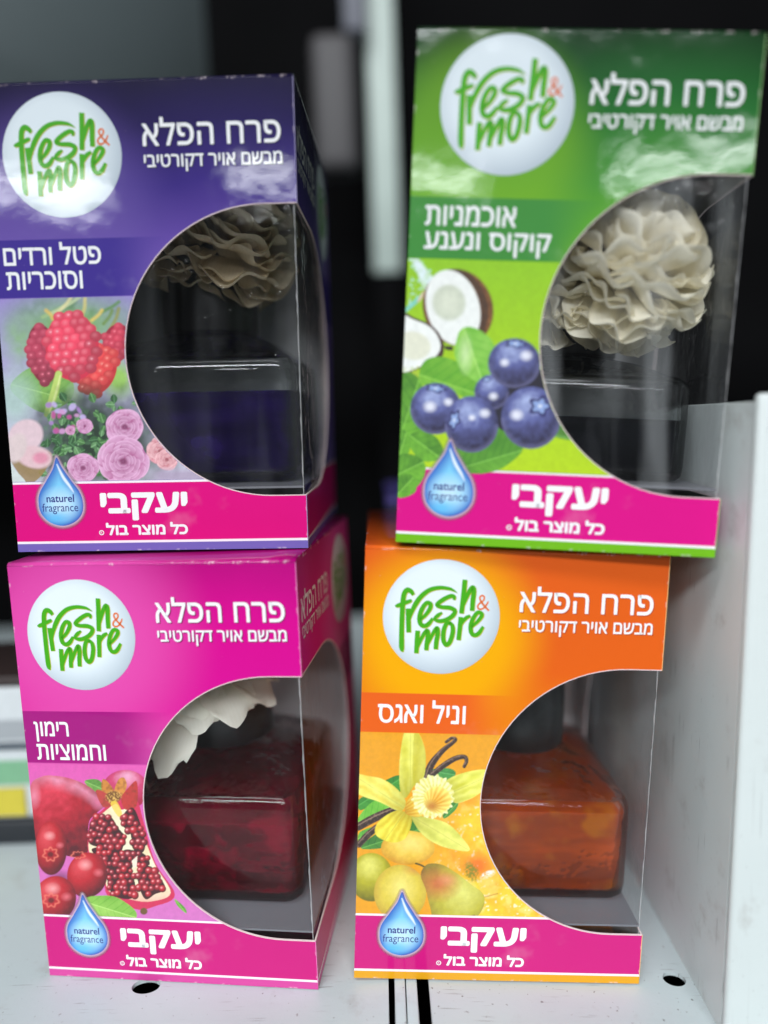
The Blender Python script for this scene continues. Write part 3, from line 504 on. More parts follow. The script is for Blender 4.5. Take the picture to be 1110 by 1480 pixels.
def rose(p, cx, cy, r, seed, warm=0):
    rg = np.random.default_rng(seed); X, Y = p.X, p.Y
    dk, md, lt = ((168, 70, 128), (206, 128, 184), (240, 196, 226)) if not warm else ((196, 92, 110), (232, 156, 168), (250, 212, 214))
    p.put(p.ell(cx, cy, r * .92, r * .9, 0, 4), md)
    for k, (rr_, n, w_) in enumerate(((.70, 7, .40), (.60, 6, .36), (.48, 6, .30), (.36, 6, .25), (.25, 5, .20), (.15, 4, .15))):
        for i in range(n):
            a = 6.2832 * (i + rg.uniform(-.3, .3)) / n + k * .6; x = cx + math.cos(a) * rr_ * r; y = cy + math.sin(a) * rr_ * r * .94 * rg.uniform(.85, 1.12); w = w_ * rg.uniform(.8, 1.25)
            P_ = p; p = P_.win(x, y, r * w * 1.3); u, v = p.loc(x, y, r * w * .72, r * w * 1.1, math.degrees(a)); q = np.hypot(u, v); m = np.clip((1 - q) * r * w / 3, 0, 1)
            g = np.clip(.5 + .55 * u + (p.noise(r * .2, seed + i, 2) - .5) * .5, 0, 1)[..., None]; sh_ = 1 - .16 * k / 6
            p.put(m, (lin(dk) * (1 - g) + (lin(md) * .4 + lin(lt) * .6) * g) * sh_, .95); p.put(m * np.clip((q - .84) * 8, 0, 1) * (u < .5), dk, .5); p.put(m * np.clip(1 - np.abs(q - .9) * 14, 0, 1) * (u > .3), lt, .7); p = P_
    p.put(p.ell(cx, cy, r * .14, r * .12, 20, r * .1), tuple(c * .7 for c in dk), .8)
    return
def art_raspberry(p):
    X, Y = p.X, p.Y; t = np.clip(Y / 1150, 0, 1)[..., None]; p.put(np.ones(X.shape), lin((150, 132, 200)) * (1 - t) + lin((206, 206, 220)) * t)
    p.put(np.clip(1.25 - np.hypot((X - 420) / 400, (Y - 190) / 190), 0, 1), (118, 178, 70), .85); p.put(np.clip(1.3 - np.hypot((X - 120) / 110, (Y - 300) / 160), 0, 1) * p.noise(70, 3), (130, 190, 80), .8)
    p.put(np.clip((p.noise(60, 5, 2) - .5) * 4, 0, 1) * np.clip(1.2 - np.hypot((X - 450) / 330, (Y - 120) / 110), 0, 1), (70, 120, 50), .7)
    for x0, y0, x1, y1, c in ((250, 150, 420, 60, (160, 190, 130)), (300, 130, 470, 30, (190, 205, 160)), (330, 130, 420, 30, (225, 215, 160)), (600, 120, 700, 60, (90, 140, 60)), (480, 150, 500, 40, (215, 200, 120)), (270, 110, 310, 160, (230, 190, 90)), (540, 170, 600, 110, (230, 200, 100)), (610, 190, 660, 110, (110, 140, 60)), (650, 220, 700, 100, (150, 150, 70))): p.put(p.line([(x0, y0), ((x0 + x1) / 2 + 8, (y0 + y1) / 2), (x1, y1)], 20, 12), c, .8)
    p.put(np.clip(1.4 - np.hypot((X - 700) / 90, (Y - 520) / 110), 0, 1), (150, 200, 70), .9)
    p.leaf([(60, 560), (180, 450), (330, 460), (430, 540), (420, 640), (330, 700), (250, 720), (140, 660)], (100, 560), (400, 640), (92, 150, 66), (150, 196, 96), 7)
    p.put(np.clip(1.4 - np.hypot((X - 90) / 120, (Y - 640) / 160), 0, 1), (172, 200, 190), .85); p.put(np.clip(1.1 - np.hypot((X - 440) / 60, (Y - 620) / 90), 0, 1), (196, 224, 180), .8)
    p.seedy(690, 305, 85, 115, 10, 44, (206, 50, 78), (236, 104, 120), (160, 30, 56), 4); p.seedy(250, 370, 88, 180, -8, 50, (180, 50, 80), (216, 98, 120), (134, 30, 54), 1)
    p.seedy(575, 470, 108, 150, 22, 52, (232, 62, 66), (248, 128, 116), (196, 40, 50), 2); p.seedy(425, 325, 158, 205, -6, 56, (238, 62, 92), (252, 146, 158), (212, 44, 74), 3)
    p.put(p.line([(345, 490, 40), (320, 600, 46), (275, 730, 34)], 40, 6), (190, 214, 110)); p.put(p.line([(355, 500, 10), (330, 600, 12), (290, 720, 8)], 10, 6), (226, 236, 160), .8)
    dk = np.clip(1.5 - np.hypot((X - 560) / 330, (Y - 900) / 260), 0, 1) ; p.put(dk * (.7 + .5 * p.noise(50, 9, 2)), (34, 62, 40), .95); bd = np.clip(1.45 - np.hypot((X - 600) / 360, (Y - 900) / 250) + (p.noise(80, 12, 3) - .5) * 1.1, 0, 1); p.put(bd, (26, 50, 32), .95); p.put(bd * np.clip(p.noise(30, 13, 3) * 2.4 - 1.2, 0, 1), (92, 140, 96), .7)
    for k in range(130):
        rg = np.random.default_rng(300 + k); x = rg.uniform(280, 780); y = rg.uniform(640, 1120); a = rg.uniform(0, 6.28); l = rg.uniform(30, 66); q = (x + l * math.cos(a), y + l * math.sin(a)); nx, ny = -math.sin(a) * l * .38, math.cos(a) * l * .38
        pw = p.win((x + q[0]) / 2, (y + q[1]) / 2, 60); pw.leaf([(x, y), ((x + q[0]) / 2 + nx, (y + q[1]) / 2 + ny), q, ((x + q[0]) / 2 - nx, (y + q[1]) / 2 - ny)], (x, y), q, [(30, 74, 36), (44, 92, 52), (22, 54, 30)][k % 3], [(96, 150, 84), (120, 168, 112), (64, 116, 66)][k % 3], 4, seed=k)
    for k in range(20):
        rg = np.random.default_rng(500 + k); x = rg.uniform(285, 500); y = rg.uniform(670, 840) ; p.put(p.ell(x, y, rg.uniform(12, 26), rg.uniform(9, 20), rg.uniform(0, 180), 9), [(170, 128, 196), (206, 150, 200), (190, 80, 150), (196, 176, 226)][k % 4], .9)
    rose(p, 500, 800, 50, 5); rose(p, 415, 825, 30, 6)
    p.put(p.poly([(45, 960), (160, 940), (300, 960), (270, 1060), (200, 1135), (150, 1135)]), (150, 122, 70), .9); p.put(p.ell(150, 860, 108, 95, -40, 16), (224, 196, 204)); p.put(p.ell(205, 985, 105, 66, 10, 16), (226, 190, 196)); p.put(p.ell(95, 930, 60, 90, 20, 18), (220, 200, 200)); p.put(p.ell(240, 990, 46, 34, 0, 20), (222, 130, 160), .8)
    p.put(p.poly([(20, 960), (90, 1060), (150, 1140), (20, 1150)]), (206, 214, 212)); rose(p, 735, 805, 118, 1); rose(p, 945, 950, 86, 2, 1); rose(p, 985, 1000, 70, 8, 1); rose(p, 490, 1050, 96, 3); rose(p, 728, 1010, 150, 4)
    p.put(np.clip((X - 860) / 90, 0, 1) * np.clip((Y - 1040) / 40, 0, 1), (176, 160, 186), .9)
def droplet():
    """blue water drop badge"""
    DH = np.linalg.inv(np.array([[0.04726697, 0.00127696, -1.03033752], [0.00105051, -0.05138025, 31.31749529], [-3.03e-06, -2.548e-05, 1.0]])); DH /= DH[2, 2]
    p = Paint(list(DH.ravel()[:8]), 4.5, 22.5, 5.0, 29.5, .15)
    sh = [(303, 78), (330, 135), (380, 215), (420, 275), (436, 335), (425, 400), (375, 450), (300, 470), (225, 450), (175, 400), (163, 335), (178, 275), (225, 210), (275, 140)]
    m = p.poly(sh, 6); X, Y = p.X, p.Y
    cxy = np.array(sh, float).mean(0); 
    # soft pale halo from the distance to the outline
    Q = catmull([(a, b, 0) for a, b in sh + sh[:1]], 22); d = np.full(X.shape, 1e9)
    for q in Q: d = np.minimum(d, np.hypot(X - q[0], Y - q[1]))
    p.put(np.clip(1 - d / 26, 0, 1) * (1 - m), (246, 214, 236), .85); p.a[...] = np.where(m > .5, 1, p.a)
    t = np.clip(d / 70, 0, 1)[..., None]; side = np.clip((X - 300) / 260 + .5, 0, 1)[..., None]
    col = lin((40, 96, 190)) * (1 - t) + lin((120, 200, 240)) * t; p.put(m, col)
    p.put(m * np.clip(1.25 - np.hypot((X - 300) / 110, (Y - 345) / 90), 0, 1), (196, 228, 246), .9); p.put(m * np.clip(1.2 - np.hypot((X - 260) / 90, (Y - 425) / 40), 0, 1), (90, 190, 240), .8)
    p.put(m * p.line([(302, 120, 6), (330, 190, 16), (365, 245, 14), (385, 280, 4)], 12, 7), (240, 248, 255), .85); p.put(m * np.clip(1 - d / 10, 0, 1) * (X > 300), (90, 60, 150), .6)
    return p
HL = {'pears': (25.746449, 0.649091, 6.284432, 0.653638, -24.698059, 1918.736129, 6.9e-05, -0.000509), 'blueberry': (22.342615, 0.952269, 6.100273, 0.654796, -23.144906, 1744.874803, -0.00026, -0.000617),
      'pomegranate': (21.25172, -2.268857, 155.773133, 0.38568, -21.498315, 1494.421458, -0.000524, -0.000589), 'raspberry': (19.894181, -1.756444, 108.89022, -0.468956, -20.804803, 1550.427617, -0.000116, -0.000601)}
# ------------------------------------------------------------------ shelf and surroundings
def metal_paint(name, col, streak=False):
    t = NT(name); co = t.n('TexCoord').outputs['Object']; g = t.n('NewGeometry').outputs['Position']
    big = t.noise(g, 14, 4, .6); fine = t.noise(g, 260, 5, .65)
    c = t.mix(big, L4(col), L4(tuple(x * .93 for x in col)))
    dirt = t.step(t.noise(g, 48, 5, .7), .56, .74); c = t.mix(t.math('MULTIPLY', dirt, .4), c, L4((150, 142, 136)))
    mp = t.n('Mapping'); t.set(mp.inputs[0], g); mp.inputs['Rotation'].default_value = (0, 0, .9); mp.inputs['Scale'].default_value = (60, 1400, 60) if not streak else (900, 900, 8)
    sc = t.step(t.noise(mp.outputs[0], 1, 2, .5), .63, .70); sc = t.math('MULTIPLY', sc, t.step(t.noise(g, 60, 2), .5, .62)); c = t.mix(t.math('MULTIPLY', sc, .55), c, L4((96, 92, 90)))
    spk = t.step(t.noise(g, 700, 2, .5), .69, .76); c = t.mix(t.math('MULTIPLY', spk, .15 if streak else .7), c, L4((90, 84, 80)))
    t.bsdf(c, .42, normal=t.bump(fine, .5, .0002)); return t.m
PAINT = metal_paint('white painted shelf steel', (196, 208, 210)); DIV = metal_paint('white plastic divider', (212, 219, 218), True)
DARK = plain('black shelf interior', (12, 12, 13), .9, var=.3, scale=12, spec=.03); GREYM = plain('grey shade header', (60, 66, 68), .6, var=.3, scale=6)
def deck(name, x0, x1, y0, y1, holes, parent_rows=None, loc=(0, 0, 0), label=None):
    outer = [(x0, y0), (x1, y0), (x1, y1), (x0, y1)]; loops = [outer]
    for hx, hy, rx, ry in holes: loops.append([(hx + rx * math.cos(-2 * math.pi * k / 28), hy + ry * math.sin(-2 * math.pi * k / 28)) for k in range(28)])
    tri = tessellate_polygon([[Vector((a, b, 0)) for a, b in lp] for lp in loops]); pts = [q for lp in loops for q in lp]; n = len(pts); th = .0012
    V = [(a, b, 0) for a, b in pts] + [(a, b, -th) for a, b in pts]; F = [tuple(t) for t in tri] + [tuple(i + n for i in t)[::-1] for t in tri]; k = 0
    for lp in loops:
        m = len(lp); F += [(k + i, k + (i + 1) % m, k + (i + 1) % m + n, k + i + n) for i in range(m)]; k += m
    o = mesh(name, V, F, PAINT, None, scale=1); fix_normals(o); o['kind'] = 'structure'
    if parent_rows: 
        m = Matrix(parent_rows).to_quaternion().to_matrix().to_4x4(); m.translation = Vector(loc); o.matrix_world = m
    return o
LR_ROWS = [[0.99794, -0.00375, 0.06408], [0.00336, 0.99997, 0.00627], [-0.0641, -0.00604, 0.99793]]
deck('shelf_deck', -.45, -.0036, .02, .62, [(-.0762, .2034, .0042, .0030), (-.19, .2034, .0042, .0030), (-.0762, .33, .0042, .0030)]); 
LOCR = (-.0138, .2019, .0010)
deck('shelf_deck', .0222, .5, -.18, .45, [(.0968, .0030, .0034, .0030), (.21, .003, .0034, .003), (.0968, .12, .0034, .003)], LR_ROWS, LOCR)
box('shelf_well', -.6, .6, .0, .8, -.06, -.05, DARK, scale=1)['kind'] = 'structure'
rail = empty('shelf_rail', (0, 0, 0)); tag(rail, 'white painted double steel rail in the dark gap between the two shelf decks', 'shelf rail')
box('rail_bar', -.0018, .0013, .02, .56, -.02, .0002, PAINT, rail, .0003, 1); box('rail_bar', .0016, .0048, .02, .56, -.02, -.0002, PAINT, rail, .0003, 1)
box('back_panel', -.9, .9, .70, .71, -.1, 1.0, DARK, scale=1)['kind'] = 'structure'
box('shade_header', -.9, .9, .04, .17, .44, .455, GREYM, scale=1)['kind'] = 'structure'  # unseen header strip, added and sized to shade the upper box tops
post = empty('steel_upright', (.010, .62, 0)); tag(post, 'pale steel upright standing behind the gap between the violet and green boxes', 'shelf upright')
STEEL = plain('grey green galvanised steel', (168, 182, 175), .45, var=.15, scale=30)
box('upright_face', -.011, .011, 0, .012, .285, .62, STEEL, post, .002, 1); box('upright_shaded_part', -.010, .010, .001, .012, -.05, .285, DARK, post, .002, 1)  # lower part is black, standing for the shade the upright fades into
bk = empty('end_bracket', (-.030, .60, .46)); tag(bk, 'blurred pale grey plastic bracket beside the steel upright behind the boxes', 'bracket')
box('bracket_body', -.014, .020, 0, .03, -.10, .0, plain('pale bracket plastic', (62, 60, 62), .6), bk, .009, 1, 3)
box('bracket_hook', .012, .030, .002, .02, .0, .10, plain('bracket metal', (96, 98, 108), .6), bk, .003, 1, 2)
gs = empty('grey_side_sheet', (-.40, .66, .24)); tag(gs, 'out of focus grey sheet behind the violet box at the upper left', 'panel')
def curved(name, r, a0, a1, z0, z1, mat, parent, n=24):
    V = []; 
    for k in range(n + 1):
        a = math.radians(a0 + (a1 - a0) * k / n)
        for q in (r, r - .003): V += [(q * math.cos(a), q * math.sin(a), z0), (q * math.cos(a), q * math.sin(a), z1)]
    F = []
    for k in range(n): i = 4 * k; F += [(i, i + 1, i + 5, i + 4), (i + 2, i + 3, i + 7, i + 6), (i + 1, i + 3, i + 7, i + 5), (i, i + 2, i + 6, i + 4)]
    o = mesh(name, V, F, mat, parent, True, 1); fix_normals(o); return o
curved('sheet_face', .28, 200, 350, 0, .30, plain('grey green sheet', (76, 86, 88), .6), gs)
# packet on the left behind the magenta box
pk = empty('striped_packet', (-.185, .285, 0)); tag(pk, 'white packet with green band, yellow label and black base behind the magenta box', 'packet')
WH = plain('white packet card', (205, 212, 214), .5, .2); box('packet_body', -.05, .05, 0, .05, .010, .066, WH, pk, .002, 1)
box('packet_base', -.052, .052, -.002, .052, 0, .010, plain('black packet base', (28, 32, 38), .5), pk, .001, 1)
box('green_band', -.0505, .0505, -.0006, .0506, .025, .035, plain('green packet print', (120, 172, 134), .5), pk, 0, 1)
box('yellow_label', -.0505, .036, -.0012, .001, .012, .0235, plain('yellow packet print', (200, 186, 60), .5), pk, 0, 1)
box('packet_lid', -.051, .051, -.001, .051, .066, .070, plain('brown packet lid', (52, 40, 38), .5), pk, .001, 1)
box('dark_print', -.030, .045, -.0012, .001, .040, .0425, plain('dark packet print', (70, 80, 90), .5), pk, 0, 1)
box('grey_print', -.0505, .05, -.0006, .001, .044, .052, plain('grey packet print', (160, 166, 170), .5), pk, 0, 1)
# divider
dv = empty('shelf_divider', (.0880, .186, -.006)); dv.rotation_euler = (0, math.radians(1.6), math.radians(-.5)); tag(dv, 'white ribbed upright divider plate at the right of the orange box', 'shelf divider')
box('side_plate', 0, .0011, 0, .21, 0, .173, DIV, dv, .0003, 1); box('front_flange', -.0004, .07, -.0034, -.0004, 0, .175, DIV, dv, .0014, 1)
# ------------------------------------------------------------------ cartons
W, D, H = 85.0, 85.86, 130.0; SX = 28.0
FRONT = lambda u, z, t: (u, t, z)
SIDE = lambda d, z, t: (W - t, d, z)
def arc(cx, a0, a1, r=WR, n=44): return [(cx + r * math.cos(math.radians(a0 + (a1 - a0) * i / n)), WZ + r * math.sin(math.radians(a0 + (a1 - a0) * i / n))) for i in range(n + 1)]
ZB, ZT = WZ - WR, WZ + WR
def strip(name, line, wd, mat, parent, place, off, side=1):
    P = np.array(line, float); d = np.gradient(P, axis=0); d /= np.linalg.norm(d, axis=1)[:, None]; n = np.stack([-d[:, 1], d[:, 0]], 1) * side; Q = P + n * wd; k = len(P)
    return mesh(name, [place(u, z, off) for u, z in P] + [place(u, z, off) for u, z in Q], [(i, i + 1, k + i + 1, k + i) for i in range(k - 1)], mat, parent)
DROP = droplet(); _drop = []
def carton(key, loc, rows, scale, P, label):
    root = empty('fragrance_box', loc, rows); root.scale = scale; tag(root, label, 'carton', 'air freshener cartons stacked on the shelf')
    mf = card_material(key + ' printed carton front', P, 0, W); ms = card_material(key + ' printed carton side', P, 1, W)
    R = 1.1
    loop = [(0, 0), (W, 0), (W, ZB)] + arc(WX, 270, 90)[0:] + [(W, ZT), (W, H - R), (0, H - R)]
    slab('front_panel', loop, .45, mf, root, FRONT, EDGE)
    sl = [(.46, 0), (D - .5, 0), (D - .5, H - .4), (.46, H - .4), (.46, ZT)] + arc(SX, 90, -90) + [(.46, ZB)]
    slab('side_panel', sl, .45, ms, root, SIDE, EDGE)
    flatm = P['plain']
    box('side_panel', 0, .45, .46, D - .5, 0, H - .4, flatm, root); box('back_panel', 0, W, D - .49, D, 0, H - .4, flatm, root); box('inner_liner', .47, .62, .5, D - .6, .6, H - .6, BOARD, root); box('inner_liner', .65, W - .5, D - .68, D - .51, .6, H - .6, BOARD, root)
    # top with a rounded front fold
    V = []; F = []; prof = [(R * (1 - math.sin(a)), H - R + R * math.cos(a)) for a in [math.pi / 2 * k / 6 for k in range(6, -1, -1)]]
    prof = [(0, H - R)] + [(R - R * math.cos(math.pi / 2 * k / 6), H - R + R * math.sin(math.pi / 2 * k / 6)) for k in range(1, 7)] + [(D - .5, H + P.get('bulge', 0))]
    nn = 10
    for i, (y, z) in enumerate(prof):
        for j in range(nn + 1): V.append((W * j / nn, y, z))
    for i in range(len(prof) - 1):
        for j in range(nn): a = i * (nn + 1) + j; F.append((a, a + 1, a + nn + 2, a + nn + 1))
    tp = mesh('top_panel', V, F, mf, root, smooth=True); md = tp.modifiers.new('board', 'SOLIDIFY'); md.thickness = .0004; md.offset = -1
    box('bottom_panel', .5, W - .5, .5, D - .6, .05, .5, flatm, root)
    box('tray_insert', .9, W - .9, .9, D - 1.0, 17.6, 18.2, TRAY, root)
    # cut edge of the window, worn creases
    strip('window_edge', [(W, ZB), (WX, ZB)] + arc(WX, 270, 90) + [(WX + .01, ZT), (W, ZT)], P.get('rim', .24), EDGE, root, FRONT, -.02, 1)
    strip('window_edge', [(.2, ZT), (SX, ZT)] + arc(SX, 90, -90) + [(SX - .01, ZB), (.2, ZB)], .35, EDGE, root, SIDE, -.02, 1)
    for a, b in ((2.5, ZB), (ZT, H - 1)):
        v = [(W - .14, -.03, a), (W + .03, -.03, a), (W + .03, .2, a), (W - .14, -.03, b), (W + .03, -.03, b), (W + .03, .2, b)]
        mesh('worn_crease', v, [(0, 1, 4, 3), (1, 2, 5, 4)], P['crease'], root)
    # acetate
    pr = [(31, .62)] + [(44 + k * 9.6, .62) for k in range(5)] + [(84.2 - 1.6 + 1.6 * math.sin(a), .62 + 1.6 - 1.6 * math.cos(a)) for a in [math.pi / 2 * k / 6 for k in range(1, 7)]] + [(84.2, 2.3 + k * 11.8) for k in range(1, 7)]
    zs = np.linspace(11, 100, 24); V = [(x, y, z) for z in zs for x, y in pr]; n = len(pr); F = [(j * n + i, j * n + i + 1, (j + 1) * n + i + 1, (j + 1) * n + i) for j in range(len(zs) - 1) for i in range(n - 1)]
    mesh('window_film', V, F, film_material(key, P['scuff_sheen']), root, smooth=True)
    v = []; zc = np.linspace(ZB - 2, ZT + 1, 40)
    for z in zc: w_ = .22 + .16 * math.sin(z * .9) * math.sin(z * .37); v += [(84.15 - w_, .60, z), (84.17, .63, z), (84.24, .66 + w_, z)]
    mesh('film_crease', v, [f for i in range(39) for f in ((3 * i, 3 * i + 1, 3 * i + 4, 3 * i + 3), (3 * i + 1, 3 * i + 2, 3 * i + 5, 3 * i + 4))], CREASE, root, smooth=True)
    # print
    lg = P.get('logo', (21.8, 110.2, 16.4)); badge(root, FRONT, *lg)
    sh = P['shadow']
    def both(name, s, x0, x1, z0, z1, bold, place=FRONT, shadow=True):
        if shadow: lettering(name + '_shadow', s, x0, x1, z0, z1, sh, root, place, -.045, bold, dx=.28, dz=-.25)
        return lettering(name, s, x0, x1, z0, z1, INK_WHITE, root, place, -.075, bold)
    both('title_lettering', 'פרח הפלא', 43.6, 81.2, 112.2, 119.6, .10); both('subtitle_lettering', 'מבשם אויר דקורטיבי', 43.7, 81.4, 105.4, 110.0, .07)
    for s, x0, x1, z0, z1 in P['flavour']: both('flavour_lettering', s, x0, x1, z0, z1, .11, shadow=False)
    bx = P.get('brand_dx', 0)
    lettering('brand_lettering', 'יעקבי', 25.2 + bx, 50.6 + bx, 8.9, 17.1, INK_WHITE, root, FRONT, -.06, .42); lettering('slogan_lettering', 'כל מוצר בול', 26.4 + bx, 50.3 + bx, 4.6, 8.3, INK_WHITE, root, FRONT, -.06, .17)
    V = []; F = []; 
    for k in range(16):
        a = 2 * math.pi * k / 16; V += [FRONT(25.0 + bx + .75 * math.cos(a), 5.4 + .75 * math.sin(a), -.06), FRONT(25.0 + bx + .52 * math.cos(a), 5.4 + .52 * math.sin(a), -.06)]
    F = [(2 * k, (2 * k + 2) % 32, (2 * k + 3) % 32, 2 * k + 1) for k in range(16)]; mesh('trademark_ring', V, F, INK_WHITE, root); lettering('trademark_letter', 'R', 24.75 + bx, 25.3 + bx, 5.05, 5.75, INK_WHITE, root, FRONT, -.06, .0, False)
    # halftone picture
    zt = P['band'][0]; pt = Paint(HL[P['art']], 0.0, 58, P.get('artlow', 20.7), zt - .1); P['fn'](pt); g_ = (.92 + .15 * pt.noise(26, 77, 3)) * (.96 + .08 * pt.noise(7, 78, 2)); pt.c[...] = np.clip(pt.c * g_[..., None], 0, 1)
    if P['art'] == 'blueberry': pt.a[...] = np.maximum(pt.a, pt.Z > 20.7)
    pt.build('fruit_picture', root, FRONT, -.035, clear_of_window)
    if not _drop:
        o = DROP.build('drop_badge', root, FRONT, -.13); _drop.append(o.data)
    else: o = link('drop_badge', _drop[0], root)
    lettering('drop_lettering', 'naturel', 9.6, 17.7, 14.6, 16.85, INK_NAVY, o, FRONT, -.16, .05, False); lettering('drop_lettering', 'fragrance', 8.2, 18.7, 11.1, 14.25, INK_NAVY, o, FRONT, -.16, .0, False)
    if P.get('side'):
        badge(root, SIDE, 65.0, 110, 16); both('title_lettering', 'פרח הפלא', 3.5, 42, 111, 119.6, .10, SIDE); both('subtitle_lettering', 'מבשם אויר דקורטיבי', 3.6, 42.5, 104.6, 109.6, .07, SIDE)
    return root
def inks(n, c, k=.55): return ink(n + ' lettering shadow ink', tuple(int(x * k) for x in c))
PL = dict(scuff_sheen=.008, ramp=[(0, (206, 96, 178)), (1, (176, 4, 118)), (.50, (212, 88, 172)), (.66, (208, 8, 142)), (.86, (206, 4, 136))],
          glow=[(20, 108, 15, 44, (224, 84, 172), .75)], band=(69.6, 85.6, (160, 14, 120), 44), base=(206, 70, 150), pink=(198, 22, 120), art='pomegranate', fn=art_pomegranate,
          flavour=[('רימון', 3.2, 14.0, 76.2, 82.5), ('וחמוציות', 3.4, 25.0, 70.6, 75.6)], logo=(20.6, 108.6, 16.4), side=True, brand_dx=-.8,
          plain=plain('magenta carton board', (170, 8, 100), .4, .6), shadow=inks('magenta', (214, 6, 142)), crease=plain('magenta worn crease', (236, 120, 190), .5))
PO = dict(scuff_sheen=.03, ramp=[(0, (226, 160, 40)), (1, (218, 90, 26)), (.45, (238, 164, 4)), (.62, (226, 124, 12)), (.74, (220, 94, 22))],
          glow=[(22, 104, 15, 34, (238, 168, 2), .95)], band=(76.2, 87.8, (226, 96, 30), 44), base=(222, 158, 30), pink=(200, 24, 120), art='pears', fn=art_pears,
          flavour=[('וניל ואגס', 4.8, 29.8, 79.0, 86.0)], plain=plain('orange carton board', (222, 128, 30), .4, .6), shadow=inks('orange', (226, 90, 30), .8), crease=plain('orange worn crease', (246, 190, 120), .5))
PG = dict(scuff_sheen=.17, ramp=[(0, (118, 176, 40)), (1, (8, 52, 18)), (.52, (154, 202, 0)), (.64, (98, 166, 40)), (.74, (70, 142, 52)), (.86, (30, 104, 42))],
          glow=[(18, 102, 16, 32, (126, 180, 34), .55)], band=(74.2, 89.4, (66, 138, 62), 50), base=(110, 178, 30), pink=(212, 18, 130), art='blueberry', fn=art_blueberry, artlow=8.0, brand_dx=5.3,
          flavour=[('אוכמניות', 4.0, 27.2, 82.4, 87.4), ('קוקוס ונענע', 4.0, 36.4, 74.9, 80.9)], logo=(23.2, 111.6, 16.7), plain=plain('green carton board', (40, 110, 40), .4, .6), shadow=inks('green', (60, 140, 50), .7), crease=plain('green worn crease', (150, 200, 120), .5))
PV = dict(scuff_sheen=.03, ramp=[(0, (120, 104, 176)), (1, (20, 12, 54)), (.56, (124, 98, 180)), (.68, (98, 72, 160)), (.79, (56, 38, 124)), (.90, (32, 20, 82))],
          glow=[(18, 96, 15, 36, (108, 88, 164), .55)], band=(72.7, 88.4, (64, 48, 140), 48), base=(112, 98, 176), pink=(214, 12, 122), art='raspberry', fn=art_raspberry,
          flavour=[('פטל ורדים', 2.8, 30.2, 81.4, 87.6), ('וסוכריות', 3.1, 24.6, 74.8, 79.8)], logo=(21.3, 110.5, 16.4), side=True, plain=plain('violet carton board', (60, 42, 130), .4, .6), shadow=inks('violet', (56, 40, 120)), crease=plain('violet worn crease', (150, 140, 190), .5))
LL = carton('magenta', (-.1075, .2091, .0002), [[0.99317, 0.11664, -0.00202], [-0.11666, 0.99313, -0.00863], [0.001, 0.00881, 0.99996]], (.9863, 1, .9907), PL, 'magenta carton with pomegranate picture standing on the shelf under the violet one')
LR = carton('orange', (-.0138, .2019, .0016), LR_ROWS, (1, 1, 1.001), PO, 'orange carton with pear and vanilla picture standing on the shelf under the green one')
UL = carton('violet', (-.1079, .2155, .1309), [[0.99936, 0.03193, 0.01604], [-0.03178, 0.99945, -0.00949], [-0.01633, 0.00898, 0.99983]], (1.007, 1, .9965), PV, 'violet carton with raspberry picture stacked on the magenta carton')
UR = carton('green', (.0029, .2001, .1325), [[0.99514, 0.06325, 0.07544], [-0.06293, 0.998, -0.00665], [-0.07571, 0.00187, 0.99713]], (1.0047, 1, 1.011), PG, 'green carton with blueberry and coconut picture stacked askew on the orange carton')
# ------------------------------------------------------------------ bottles
def rsq(h, r, n=9, cx=0, cy=0):
    r = min(r, h); P = []
    for q, (sx, sy) in enumerate(((1, 1), (-1, 1), (-1, -1), (1, -1))):
        for k in range(n): a = math.pi / 2 * (q + k / (n - 1)); P.append((cx + sx * (h - r) + r * math.cos(a), cy + sy * (h - r) + r * math.sin(a)))
    return P
def loft(rings, flip=False, cap0=True, cap1=True, base=0):
    n = len(rings[0][1]); V = [(x, y, z) for z, rg in rings for x, y in rg]; F = []
    for i in range(len(rings) - 1):
        for j in range(n): F.append((i * n + j, i * n + (j + 1) % n, (i + 1) * n + (j + 1) % n, (i + 1) * n + j))
    if cap0: F.append(tuple(range(n))[::-1])
    if cap1: F.append(tuple((len(rings) - 1) * n + j for j in range(n)))
    if flip: F = [f[::-1] for f in F]
    return V, [tuple(base + k for k in f) for f in F]
def lathe(prof, n=64, cx=0, cy=0): return [(z, [(cx + r * math.cos(2 * math.pi * k / n), cy + r * math.sin(2 * math.pi * k / n)) for k in range(n)]) for r, z in prof]
OUT = [(18.3, 27.5, 5), (18.8, 29.6, 5), (20.2, 30.7, 5), (23, 31, 5), (35, 31, 5), (46.5, 31, 5), (47.8, 30.9, 5), (49.0, 30.6, 5), (50.0, 30.1, 5), (50.8, 29.4, 5), (51.4, 28.4, 5), (52.0, 27, 5.5), (55.8, 21, 9), (58.2, 14.5, 13), (59.2, 12, 12), (60.5, 11.2, 11.2), (66, 11, 11)]
INN = [(20.8, 27, 3), (21.3, 28.8, 3.5), (22.6, 29.5, 4), (35, 29.5, 4), (48.4, 29.5, 4), (49.9, 28.8, 4), (50.8, 27, 5), (54.2, 19.8, 8), (55.6, 11, 10), (57.4, 8.6, 8.6), (66, 8.4, 8.4)]
